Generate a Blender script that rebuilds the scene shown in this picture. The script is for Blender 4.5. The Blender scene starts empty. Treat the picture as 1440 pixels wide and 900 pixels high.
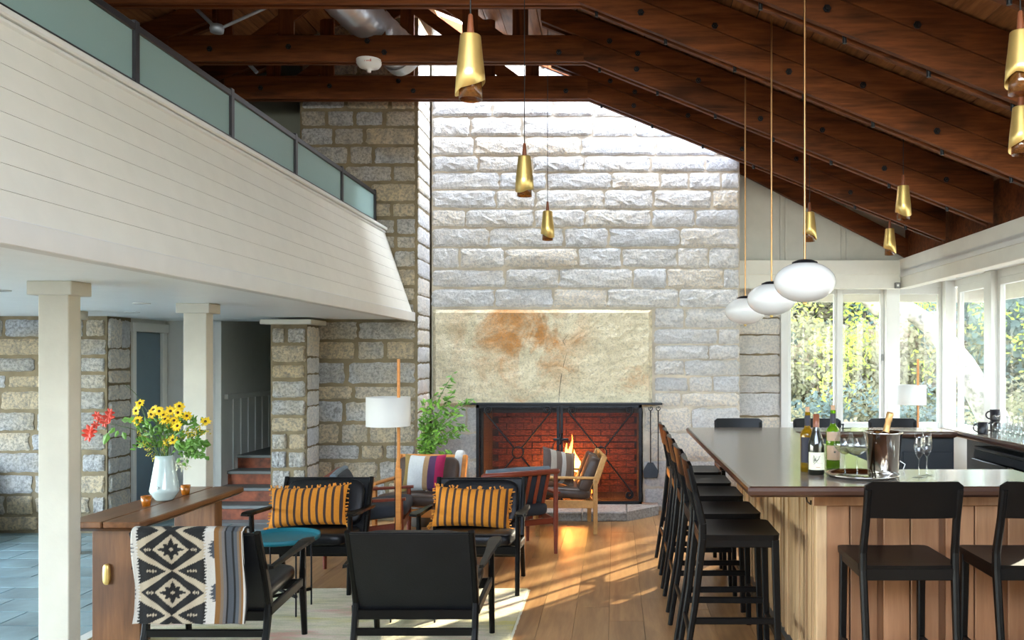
import bpy, math, random
from mathutils import Vector, Matrix
R = math.radians
C = bpy.context.scene.collection
SC = bpy.context.scene
# ---------------- camera, sky, sun, exposure ----------------
cam_d = bpy.data.cameras.new('camera'); cam = bpy.data.objects.new('camera', cam_d); C.objects.link(cam)
cam.location = (0, 0, 1.7); cam.rotation_euler = (R(90), 0, 0)
cam_d.sensor_width = 36; cam_d.lens = 30.0
cam_d.shift_x = -145 / 1440; cam_d.shift_y = 55 / 1440
cam_d.clip_start = .05; cam_d.clip_end = 500
SC.camera = cam
SC.view_settings.view_transform = 'Standard'; SC.view_settings.look = 'None'
SC.view_settings.gamma = 1; SC.view_settings.use_curve_mapping = False
SC.view_settings.exposure = 1.84
world = bpy.data.worlds.new('world'); SC.world = world; world.use_nodes = True
wn = world.node_tree.nodes; bgn = wn['Background']
sky = wn.new('ShaderNodeTexSky'); sky.sky_type = 'NISHITA'; sky.sun_disc = False
sky.sun_elevation = R(24); sky.sun_rotation = R(42); sky.air_density = 1.0; sky.dust_density = 1.5; sky.ozone_density = 1.0
mxw = wn.new('ShaderNodeMix'); mxw.data_type = 'RGBA'; mxw.inputs['Factor'].default_value = .45
world.node_tree.links.new(sky.outputs[0], mxw.inputs['A']); mxw.inputs['B'].default_value = (3.25, 3.15, 3.1, 1)
world.node_tree.links.new(mxw.outputs['Result'], bgn.inputs[0]); bgn.inputs[1].default_value = 1.6
SC.cycles.max_bounces = 10; SC.cycles.diffuse_bounces = 5; SC.cycles.transparent_max_bounces = 16
SC.cycles.sample_clamp_indirect = 6; SC.cycles.caustics_reflective = False; SC.cycles.caustics_refractive = False
sun_d = bpy.data.lights.new('sun', 'SUN'); sun_o = bpy.data.objects.new('sun', sun_d); C.objects.link(sun_o)
sun_d.energy = 9.5; sun_d.angle = R(1.2); sun_d.color = (1, .87, .66)
SUNDIR = Vector((-.625, -.78, -math.tan(R(17)))).normalized()
sun_o.rotation_euler = SUNDIR.to_track_quat('-Z', 'Y').to_euler(); sun_o.location = (8, 14, 8)
def area(name, loc, rot, sx, sy, e, col=(1, 1, 1)):
    d = bpy.data.lights.new(name, 'AREA'); d.shape = 'RECTANGLE'; d.size = sx; d.size_y = sy; d.energy = e; d.color = col
    o = bpy.data.objects.new(name, d); C.objects.link(o); o.location = loc; o.rotation_euler = rot
    return o
# light portals in the wall and roof openings: they add nothing, they only guide the sky's own light
for nm, loc, rot, sx, sy in (('window_portal', (4.3, 4.6, 1.7), (0, R(90), 0), 1.8, 11.6), ('far_window_portal', (3.1, 10.66, 1.7), (R(-90), 0, 0), 2.1, 1.8),
        ('roof_light_portal', (-.4, 9.2, 5.2), (0, 0, 0), 3.4, .7), ('rear_high_portal', (-.4, -1.56, 3.5), (R(90), 0, 0), 6.4, 1.7), ('left_window_portal', (-7.65, 3.2, 1.22), (0, R(-90), 0), 1.7, 8)):
    area(nm, loc, rot, sx, sy, 1).data.cycles.is_portal = True
area('roof_light_boost', (-.35, 9.30, 5.6), (R(8), 0, 0), 3.2, .5, 60, (.86, .93, 1))  # added area lamp, boosts the sky light falling on the chimney wall
# ---------------- materials ----------------
class NT:
    def __init__(s, name):
        s.m = bpy.data.materials.new(name); s.m.use_nodes = True; s.t = s.m.node_tree
        s.b = s.t.nodes['Principled BSDF']; s.out = s.t.nodes['Material Output']
    def n(s, typ, **kw):
        nd = s.t.nodes.new(typ)
        for k, v in kw.items():
            if k in nd.inputs.keys(): nd.inputs[k].default_value = v
            else: setattr(nd, k, v)
        return nd
    def l(s, a, b): s.t.links.new(a, b)
    def pos(s, scale=(1, 1, 1), world=True, rand=0, rot=(0, 0, 0)):
        src = s.n('ShaderNodeNewGeometry').outputs['Position'] if world else s.n('ShaderNodeTexCoord').outputs['Object']
        if rand:
            oi = s.n('ShaderNodeObjectInfo'); ml = s.n('ShaderNodeMath', operation='MULTIPLY'); s.l(oi.outputs['Random'], ml.inputs[0]); ml.inputs[1].default_value = rand
            ad = s.n('ShaderNodeVectorMath', operation='ADD'); s.l(src, ad.inputs[0]); s.l(ml.outputs[0], ad.inputs[1]); src = ad.outputs[0]
        mp = s.n('ShaderNodeMapping'); mp.inputs['Scale'].default_value = scale; mp.inputs['Rotation'].default_value = rot
        s.l(src, mp.inputs['Vector']); return mp.outputs[0]
    def noise(s, vec, scale, detail=4, rough=.55, dist=0):
        nd = s.n('ShaderNodeTexNoise'); nd.inputs['Scale'].default_value = scale; nd.inputs['Detail'].default_value = detail
        nd.inputs['Roughness'].default_value = rough; nd.inputs['Distortion'].default_value = dist
        s.l(vec, nd.inputs['Vector']); return nd.outputs[0]
    def ramp(s, f, stops, const=False):
        r = s.n('ShaderNodeValToRGB'); cr = r.color_ramp
        if const: cr.interpolation = 'CONSTANT'
        while len(cr.elements) < len(stops): cr.elements.new(.5)
        for e, (p, c) in zip(cr.elements, stops): e.position = p; e.color = (*c, 1) if len(c) == 3 else c
        s.l(f, r.inputs[0]); return r.outputs[0]
    def mix(s, f, a, b, mode='MIX'):
        m = s.n('ShaderNodeMix'); m.data_type = 'RGBA'; m.blend_type = mode
        for v, k in ((f, 'Factor'), (a, 'A'), (b, 'B')):
            if isinstance(v, (int, float)): m.inputs[k].default_value = v
            elif isinstance(v, tuple): m.inputs[k].default_value = (*v, 1)
            else: s.l(v, m.inputs[k])
        return m.outputs['Result']
    def bump(s, h, strength=.3, dist=.02):
        b = s.n('ShaderNodeBump'); b.inputs['Strength'].default_value = strength; b.inputs['Distance'].default_value = dist
        s.l(h, b.inputs['Height']); s.l(b.outputs[0], s.b.inputs['Normal'])
    def fin(s, col=None, rough=.5, metal=0, coat=0, spec=None):
        if col is not None:
            if isinstance(col, tuple): s.b.inputs['Base Color'].default_value = (*col, 1)
            else: s.l(col, s.b.inputs['Base Color'])
        if isinstance(rough, (int, float)): s.b.inputs['Roughness'].default_value = rough
        else: s.l(rough, s.b.inputs['Roughness'])
        s.b.inputs['Metallic'].default_value = metal; s.b.inputs['Coat Weight'].default_value = coat; s.b.inputs['Coat Roughness'].default_value = .14 if coat > .7 else .04
        if spec is not None: s.b.inputs['Specular IOR Level'].default_value = spec
        return s.m
def plain(name, col, rough=.5, metal=0, coat=0, var=.12, scale=6, bump=0, bscale=60, spec=None, world=False):
    t = NT(name); p = t.pos(world=world, rand=3)
    f = t.noise(p, scale, 3)
    c = t.ramp(f, [(.3, tuple(x * (1 - var) for x in col)), (.7, tuple(min(1, x * (1 + var)) for x in col))])
    if bump: t.bump(t.noise(p, bscale, 3), bump, .005)
    return t.fin(c, rough, metal, coat, spec)
def wood(name, c1, c2, axis=1, rough=.45, sc=5, coat=0, world=True, rand=20, knots=True, bump=.15):
    t = NT(name); s = [sc * 3, sc * 3, sc * 3]; s[axis] = sc * .28
    p = t.pos(tuple(s), world, rand)
    a = t.noise(p, 1.0, 5, .6, 1.2); b = t.noise(p, 5, 3, .6)
    m = t.mix(.35, a, b)
    c = t.ramp(m, [(.3, c1), (.68, c2)])
    oi = t.n('ShaderNodeObjectInfo')
    tint = t.ramp(oi.outputs['Random'], [(0, (.78, .76, .74)), (1, (1.12, 1.12, 1.12))])
    c = t.mix(1.0, c, tint, 'MULTIPLY')
    if knots:
        q = [2.2] * 3; q[axis] = .9
        kn = t.noise(t.pos(tuple(q), world, rand), 1.3, 2)
        c = t.mix(t.ramp(kn, [(.3, (.55, .55, .55)), (.42, (0, 0, 0))]), c, tuple(x * .45 for x in c1))
    t.bump(m, bump, .004)
    return t.fin(c, rough, 0, coat)
M = {}
def stone_mat(name, base, warm, dark, rnd=True, wamt=.5):
    t = NT(name); p = t.pos(rand=7 if rnd else 0)
    big = t.noise(p, 1.6, 5, .6, .4); fine = t.noise(p, 38, 6, .75); mid = t.noise(p, 9, 5, .65, .5)
    c = t.mix(t.ramp(big, [(.42, (0, 0, 0)), (.62, (wamt,) * 3)]), base, warm)
    if rnd:
        oi = t.n('ShaderNodeObjectInfo')
        c = t.mix(t.ramp(oi.outputs['Random'], [(0, (0, 0, 0)), (.55, (0, 0, 0)), (.8, (wamt,) * 3), (1, (wamt * 1.3,) * 3)]), c, warm)
        c = t.mix(1.0, c, t.ramp(oi.outputs['Random'], [(0, (.74, .77, .82)), (.25, (1, 1, 1)), (.5, (.84, .85, .87)), (.75, (1, 1, 1)), (1, (1.0, .97, .92))]), 'MULTIPLY')
    c = t.mix(t.ramp(mid, [(.3, (.55,) * 3), (.5, (0, 0, 0))]), c, dark)
    c = t.mix(t.ramp(fine, [(.4, (.75,) * 3), (.56, (0, 0, 0))]), c, dark)
    h = t.mix(.45, mid, fine); t.bump(h, 1.0, .05)
    return t.fin(c, .92)
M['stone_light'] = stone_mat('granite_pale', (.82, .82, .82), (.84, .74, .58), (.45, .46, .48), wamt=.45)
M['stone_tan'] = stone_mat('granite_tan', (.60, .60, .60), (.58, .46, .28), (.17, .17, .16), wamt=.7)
def lintel_mat():
    t = NT('lintel_granite'); p = t.pos()
    sw = t.noise(t.pos((1, 1, 2.2), rot=(0, R(35), 0)), 3.5, 6, .7, 1.5); fine = t.noise(p, 45, 5, .8); big = t.noise(p, 1.3, 3)
    c = t.ramp(t.mix(.5, sw, t.noise(p, 12, 6, .7)), [(.32, (.42, .38, .27)), (.46, (.76, .68, .48)), (.62, (.90, .82, .62))])
    zz = t.n('ShaderNodeSeparateXYZ'); t.l(t.n('ShaderNodeNewGeometry').outputs['Position'], zz.inputs[0]); pass
    rust = t.noise(p, 2.4, 5, .65, .6)
    # rust stain with a place of its own, upper middle of the slab
    sx = t.n('ShaderNodeSeparateXYZ'); t.l(t.n('ShaderNodeNewGeometry').outputs['Position'], sx.inputs[0])
    d = t.n('ShaderNodeVectorMath', operation='DISTANCE'); t.l(t.n('ShaderNodeNewGeometry').outputs['Position'], d.inputs[0]); d.inputs[1].default_value = (-1.05, 9.4, 2.0)
    inv = t.ramp(d.outputs['Value'], [(.2, (1, 1, 1)), (.9, (0, 0, 0))])
    rm = t.mix(1.0, t.ramp(rust, [(.42, (0, 0, 0)), (.58, (1, 1, 1))]), inv, 'MULTIPLY')
    rm2 = t.mix(1.0, rm, t.mix(1.0, t.ramp(rust, [(.6, (0, 0, 0)), (.72, (.6, .6, .6))]), (1, 1, 1), 'MULTIPLY'), 'ADD')
    c = t.mix(rm2, c, (.62, .30, .10))
    c = t.mix(t.ramp(fine, [(.38, (.45,) * 3), (.50, (0, 0, 0))]), c, (.25, .24, .20))
    t.bump(t.mix(.7, sw, fine), .8, .03); return t.fin(c, .95)
M['lintel'] = lintel_mat()
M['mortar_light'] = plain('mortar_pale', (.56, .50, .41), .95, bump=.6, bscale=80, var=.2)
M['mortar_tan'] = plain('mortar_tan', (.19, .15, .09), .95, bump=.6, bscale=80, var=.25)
M['beam_x'] = wood('beam_wood_x', (.028, .009, .003), (.22, .066, .019), 0, .62, 3.0)
M['beam_z'] = wood('beam_wood_z', (.028, .009, .003), (.22, .066, .019), 2, .62, 3.0)
M['deck'] = wood('roof_deck_wood', (.090, .034, .013), (.40, .17, .065), 1, .6, 2.5)
M['floor'] = wood('oak_plank', (.30, .14, .050), (.58, .34, .145), 1, .32, 2.2, rand=30)
for k_ in ('beam_x', 'beam_z', 'deck'): M[k_].node_tree.nodes['Principled BSDF'].inputs['Specular IOR Level'].default_value = .18
M['floor_base'] = plain('subfloor', (.05, .03, .018), .8)
M['white'] = plain('cream_white_paint', (.70, .69, .62), .5, var=.03, bump=.05, bscale=40)
M['white2'] = plain('bright_white_trim', (.66, .67, .65), .4, var=.03)
M['columnp'] = plain('cream_column_paint', (.54, .52, .45), .55, var=.05, bump=.12, bscale=50)
M['soffit'] = plain('ceiling_paint', (.86, .90, .90), .4, var=.02)
M['greenwall'] = plain('sage_grey_paint', (.19, .20, .16), .6, var=.05)
M['gable'] = plain('warm_grey_panel', (.46, .46, .41), .55, var=.05)
M['panel'] = plain('pale_panelling', (.60, .61, .60), .5, var=.03)
M['iron'] = plain('black_iron', (.018, .019, .022), .45, .6, var=.3, bump=.15)
M['rail'] = plain('dark_rail_paint', (.022, .022, .026), .4, .2, var=.2)
M['black'] = plain('black_stained_wood', (.0022, .0021, .0020), .38, var=.2, bump=.05, spec=.2)
M['leather'] = plain('black_leather', (.0032, .0038, .0052), .38, spec=.32, var=.25, bump=.25, bscale=140, scale=9)
M['brass'] = plain('brushed_brass', (.85, .62, .22), .36, .8, var=.08)
M['rod'] = plain('brass_rod_metal', (.45, .25, .11), .35, 1, var=.05)
M['copperwood'] = plain('turned_walnut_tip', (.20, .065, .03), .4)
M['cord'] = plain('black_cord', (.01, .01, .01), .6)
M['slate'] = plain('slate_tile', (.20, .29, .31), .32, var=.35, scale=3, bump=.3, bscale=18, world=True)
M['grout'] = plain('pale_grout', (.42, .45, .42), .8)
M['steel'] = plain('polished_steel', (.55, .53, .50), .10, 1, var=.03)
M['satin_steel'] = plain('satin_steel', (.22, .22, .22), .3, 1, var=.05)
M['walnut'] = wood('walnut_wood', (.085, .032, .012), (.21, .092, .036), 1, .32, 3.5, world=False)
M['walnut_z'] = wood('walnut_wood_upright', (.105, .040, .015), (.25, .110, .042), 2, .4, 3.5, world=False)
M['oakchair'] = wood('honey_oak', (.50, .26, .08), (.72, .42, .15), 0, .38, 4, world=False, knots=False)
M['orangewood'] = wood('teak_orange', (.45, .16, .035), (.68, .29, .07), 0, .38, 4, world=False, knots=False)
M['redwood'] = wood('red_teak', (.17, .030, .015), (.28, .060, .028), 0, .35, 4, world=False, knots=False)
M['brownleather'] = plain('brown_leather', (.075, .048, .034), .42, var=.3, bump=.3, bscale=60, scale=8)
M['slatecloth'] = plain('slate_blue_cloth', (.030, .037, .046), .85, var=.15, bump=.3, bscale=300)
M['palecloth'] = plain('blue_grey_cloth', (.16, .20, .23), .9, var=.1)
M['sofa'] = plain('aubergine_cloth', (.045, .035, .042), .9, var=.15, bump=.2, bscale=200)
M['teal'] = plain('teal_lacquer', (.004, .15, .20), .5, var=.08)
M['counter'] = wood('glare_paled_counter_wood', (.27, .235, .195), (.37, .33, .28), 0, .16, 2, knots=False, bump=0, rand=0)  # dark wood paled: the window glare is put into its base colour
M['counter'].node_tree.nodes['Principled BSDF'].inputs['IOR'].default_value = 2.8
M['counter_edge'] = wood('dark_counter_edge', (.040, .018, .010), (.085, .038, .022), 0, .3, 2, coat=.3, knots=False, rand=0)
M['slatwood'] = wood('cedar_slat', (.36, .215, .105), (.66, .46, .25), 2, .45, 2.6, rand=40, knots=False)
M['panelwood'] = wood('alder_panel', (.24, .105, .045), (.42, .215, .105), 2, .42, 2.4, rand=30, knots=False)
M['battenwood'] = wood('batten_dark', (.12, .045, .015), (.20, .085, .03), 2, .5, 3, knots=False)
M['cabinet'] = plain('charcoal_cabinet', (.040, .046, .050), .4, var=.06)
M['shade'] = plain('white_linen_shade', (.70, .70, .67), .9, var=.02, bump=.1, bscale=300)
M['ceramic'] = plain('celadon_glaze', (.52, .64, .64), .12, coat=.6, var=.06, scale=4)
M['pot'] = plain('dark_pot_glaze', (.10, .09, .08), .5)
M['amber'] = plain('amber_glass', (.42, .13, .012), .1, coat=.5, var=.45, scale=40)
M['doorblue'] = plain('blue_grey_door', (.135, .20, .255), .38, var=.04)
M['brick'] = plain('firebox_brick', (.14, .040, .022), .9, var=.7, scale=5, bump=.5, bscale=25)
M['log'] = plain('charred_log', (.05, .03, .02), .9, var=.5, bump=.8, bscale=30)
M['galv'] = plain('galvanised_duct', (.62, .65, .70), .35, .75, var=.08)
M['conduit'] = plain('grey_conduit', (.35, .40, .45), .4, .4)
M['plastic'] = plain('white_plastic', (.80, .80, .78), .35, var=.02)
M['red'] = plain('red_print', (.6, .05, .03), .5)
M['globe'] = plain('opal_glass', (.86, .86, .84), .12, coat=.3, var=.01)
M['hearth'] = stone_mat('hearth_granite', (.46, .45, .43), (.50, .44, .34), (.22, .21, .19), wamt=.4)
M['stemgreen'] = plain('green_stem', (.10, .17, .04), .6)
M['leafgreen'] = plain('green_leaf', (.10, .24, .028), .5, var=.5, scale=14)
M['leafbright'] = plain('fresh_leaf', (.20, .42, .05), .45, var=.35, scale=12)
M['leafred'] = plain('scarlet_leaf', (.62, .045, .02), .5, var=.3)
M['petal'] = plain('golden_petal', (.95, .62, .012), .5, var=.12)
M['cone'] = plain('flower_centre', (.06, .022, .01), .8)
M['goldenrod'] = plain('goldenrod_spray', (.58, .48, .03), .6, var=.3)
M['palebloom'] = plain('dry_cream_bloom', (.62, .62, .45), .8, var=.2)
M['cork'] = plain('gold_foil', (.62, .36, .14), .4, .6, var=.2, bump=.5, bscale=40)
M['corkstop'] = plain('cork', (.50, .30, .17), .7)
M['labelcream'] = plain('cream_paper_label', (.74, .72, .55), .7, var=.03)
M['labelpink'] = plain('tan_paper_label', (.52, .36, .24), .7, var=.05)
M['labelblue'] = plain('dark_paper_label', (.022, .021, .034), .6)
M['ink'] = plain('dark_ink', (.10, .10, .07), .7)
M['mug'] = plain('black_mug_glaze', (.018, .018, .022), .35)
M['fringe'] = plain('orange_tassel', (.62, .25, .03), .8, var=.4, scale=30)
M['stairred'] = plain('worn_red_riser', (.25, .060, .022), .6, var=.6, scale=9, world=True)
M['treadgrey'] = plain('grey_painted_tread', (.17, .18, .18), .6)
M['bounce_slab'] = plain('pale_bounce_slab', (.42, .40, .37), .9, var=.1)  # for the slab added outdoors to bounce light up to the beams
M['grass'] = plain('meadow_grass', (.12, .13, .07), .9, var=.4, scale=.6, world=True)
def glassmat(name, tint=(1, 1, 1), rough=.02, k=1.0, body=0, bodycol=(.5, .5, .5)):
    t = NT(name); tr = t.n('ShaderNodeBsdfTransparent'); tr.inputs[0].default_value = (*tint, 1)
    gl = t.n('ShaderNodeBsdfGlossy'); gl.inputs['Roughness'].default_value = rough
    fr = t.n('ShaderNodeLayerWeight'); fr.inputs[0].default_value = .5; pw = t.n('ShaderNodeMath', operation='POWER'); t.l(fr.outputs['Facing'], pw.inputs[0]); pw.inputs[1].default_value = 4
    ml = t.n('ShaderNodeMath', operation='MULTIPLY_ADD'); t.l(pw.outputs[0], ml.inputs[0]); ml.inputs[1].default_value = min(.7, .6 * k); ml.inputs[2].default_value = .045 * k
    mx = t.n('ShaderNodeMixShader'); t.l(ml.outputs[0], mx.inputs[0]); t.l(tr.outputs[0], mx.inputs[1]); t.l(gl.outputs[0], mx.inputs[2])
    o = mx.outputs[0]
    if body:
        df = t.n('ShaderNodeBsdfDiffuse'); df.inputs[0].default_value = (*bodycol, 1)
        m2 = t.n('ShaderNodeMixShader'); m2.inputs[0].default_value = body; t.l(o, m2.inputs[1]); t.l(df.outputs[0], m2.inputs[2]); o = m2.outputs[0]
    t.l(o, t.out.inputs[0]); return t.m
M['pane'] = glassmat('window_glass', (.86, .88, .88), .01, .7)
M['glass'] = glassmat('clear_glass', (.90, .92, .92), .02, 2.2)
M['frosted'] = glassmat('frosted_green_glass', (.30, .42, .42), .35, 1.4, .66, (.36, .52, .50))
M['bottle_amber'] = glassmat('amber_bottle_glass', (.80, .52, .03), .03, 1.5, .35, (.40, .24, .01))
M['bottle_green'] = glassmat('green_bottle_glass', (.45, .72, .08), .03, 1.5, .35, (.20, .38, .02))
M['bottle_dark'] = plain('dark_bottle_glass', (.010, .012, .008), .06, coat=.5)
M['amberglass'] = glassmat('pendant_amber_glass', (.62, .33, .10), .05, 2.0, .3, (.30, .13, .03))
M['wine'] = glassmat('white_wine', (.95, .93, .72), .02, 1, .15, (.8, .8, .55))
t_ = NT('opal_white_glass'); d_ = t_.n('ShaderNodeBsdfDiffuse'); d_.inputs[0].default_value = (.88, .88, .86, 1); l_ = t_.n('ShaderNodeBsdfTranslucent'); l_.inputs[0].default_value = (.92, .92, .90, 1); g_ = t_.n('ShaderNodeBsdfGlossy'); g_.inputs['Roughness'].default_value = .12
m_ = t_.n('ShaderNodeMixShader'); m_.inputs[0].default_value = .15; t_.l(d_.outputs[0], m_.inputs[1]); t_.l(l_.outputs[0], m_.inputs[2]); m2_ = t_.n('ShaderNodeMixShader'); f_ = t_.n('ShaderNodeFresnel'); t_.l(f_.outputs[0], m2_.inputs[0]); t_.l(m_.outputs[0], m2_.inputs[1]); t_.l(g_.outputs[0], m2_.inputs[2]); e_ = t_.n('ShaderNodeEmission'); e_.inputs[0].default_value = (1, .97, .92, 1); e_.inputs[1].default_value = .025; a_ = t_.n('ShaderNodeAddShader'); t_.l(m2_.outputs[0], a_.inputs[0]); t_.l(e_.outputs[0], a_.inputs[1]); t_.l(a_.outputs[0], t_.out.inputs[0]); M['globe'] = t_.m
def emis(name, col, s, grad=False):
    t = NT(name); e = t.n('ShaderNodeEmission'); e.inputs[1].default_value = s
    if grad:
        sp = t.n('ShaderNodeSeparateXYZ'); t.l(t.n('ShaderNodeTexCoord').outputs['Object'], sp.inputs[0])
        t.l(t.ramp(sp.outputs['Z'], [(0, (1, .55, .12)), (.25, (1, .30, .04)), (.5, (.8, .10, .01))]), e.inputs[0])
    else: e.inputs[0].default_value = (*col, 1)
    t.l(e.outputs[0], t.out.inputs[0]); return t.m
M['flame'] = emis('flame', (1, .5, .1), 9, True)
M['ember'] = emis('ember', (1, .18, .02), 2)
def stripes(name, stops, axis='X', scale=1.0, off=0.0, repeat=0, rough=.85, bump=True):
    """vertical woven stripes across the object's own axis; stops over 0..1"""
    t = NT(name); sp = t.n('ShaderNodeSeparateXYZ'); t.l(t.n('ShaderNodeTexCoord').outputs['Object'], sp.inputs[0])
    ma = t.n('ShaderNodeMath', operation='MULTIPLY_ADD'); t.l(sp.outputs[axis], ma.inputs[0]); ma.inputs[1].default_value = scale; ma.inputs[2].default_value = off
    o = ma.outputs[0]
    if repeat:
        fr = t.n('ShaderNodeMath', operation='FRACT'); t.l(o, fr.inputs[0]); o = fr.outputs[0]
    c = t.ramp(o, stops, True)
    nz = t.noise(t.pos(world=False), 60, 3); c = t.mix(.25, c, t.mix(1, c, nz, 'MULTIPLY'))
    if bump: t.bump(t.noise(t.pos(world=False), 220, 2), .3, .003)
    return t.fin(c, rough)
OR = (.74, .27, .018); BR = (.060, .030, .022)
M['orangestripe'] = stripes('orange_brown_stripe', [(0, OR), (.66, BR)], scale=1 / .056, off=100.2, repeat=1)
M['multistripe'] = stripes('magenta_cream_stripe', [(0, (.30, .20, .06)), (.16, (.66, .68, .68)), (.52, (.42, .26, .13)), (.64, (.085, .035, .10)), (.80, (.45, .012, .09))], scale=1 / .40, off=.5)
M['beigestripe'] = stripes('taupe_beige_stripe', [(0, (.10, .07, .06)), (.2, (.45, .40, .33)), (.35, (.17, .12, .09)), (.5, (.60, .58, .52)), (.62, (.22, .15, .10)), (.8, (.35, .25, .18))], scale=1 / .40, off=.5)
def rug_mat():
    t = NT('faded_rug_wool'); p = t.pos()
    a = t.noise(t.pos((.9, 1.6, 1)), 1.0, 3, .6, .8); b = t.noise(t.pos((1, 5, 1)), 3.5, 4, .7); f = t.noise(p, 130, 3, .8)
    c = t.ramp(a, [(.32, (.72, .66, .20)), (.45, (.92, .86, .60)), (.55, (.92, .80, .64)), (.66, (.80, .42, .32))])
    c = t.mix(t.ramp(b, [(.4, (.8, .8, .8)), (.55, (0, 0, 0))]), c, (.66, .64, .40))
    c = t.mix(t.ramp(f, [(.35, (.45,) * 3), (.55, (0, 0, 0))]), c, (.48, .40, .28))
    t.bump(f, .8, .01); return t.fin(c, .95)
M['rug'] = rug_mat()
def vcol_mat():
    t = NT('woven_blanket'); a = t.n('ShaderNodeVertexColor'); a.layer_name = 'print'
    nz = t.noise(t.pos(world=False), 300, 2); t.bump(nz, .6, .004)
    return t.fin(t.mix(.3, a.outputs[0], t.mix(1, a.outputs[0], nz, 'MULTIPLY')), .95)
M['blanket'] = vcol_mat()
def leafmat(name, c1, c2):
    t = NT(name); oi = t.noise(t.pos(world=False), 1.4, 3)
    c = t.ramp(oi, [(.3, c1), (.7, c2)])
    d = t.n('ShaderNodeBsdfDiffuse'); t.l(c, d.inputs[0]); tl = t.n('ShaderNodeBsdfTranslucent'); t.l(c, tl.inputs[0])
    mx = t.n('ShaderNodeMixShader'); mx.inputs[0].default_value = .5; t.l(d.outputs[0], mx.inputs[1]); t.l(tl.outputs[0], mx.inputs[2])
    t.l(mx.outputs[0], t.out.inputs[0]); return t.m
M['fol0'] = leafmat('autumn_yellow_foliage', (.19, .19, .10), (.29, .26, .155))
M['fol1'] = leafmat('blue_green_foliage', (.10, .14, .13), (.17, .21, .165))
M['fol2'] = leafmat('russet_foliage', (.21, .16, .10), (.29, .24, .155))
M['fol3'] = leafmat('lime_foliage', (.18, .27, .04), (.32, .40, .08))
M['bark'] = plain('lichen_bark', (.25, .23, .20), .9, var=.6, scale=10, bump=.9, bscale=20)
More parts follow.
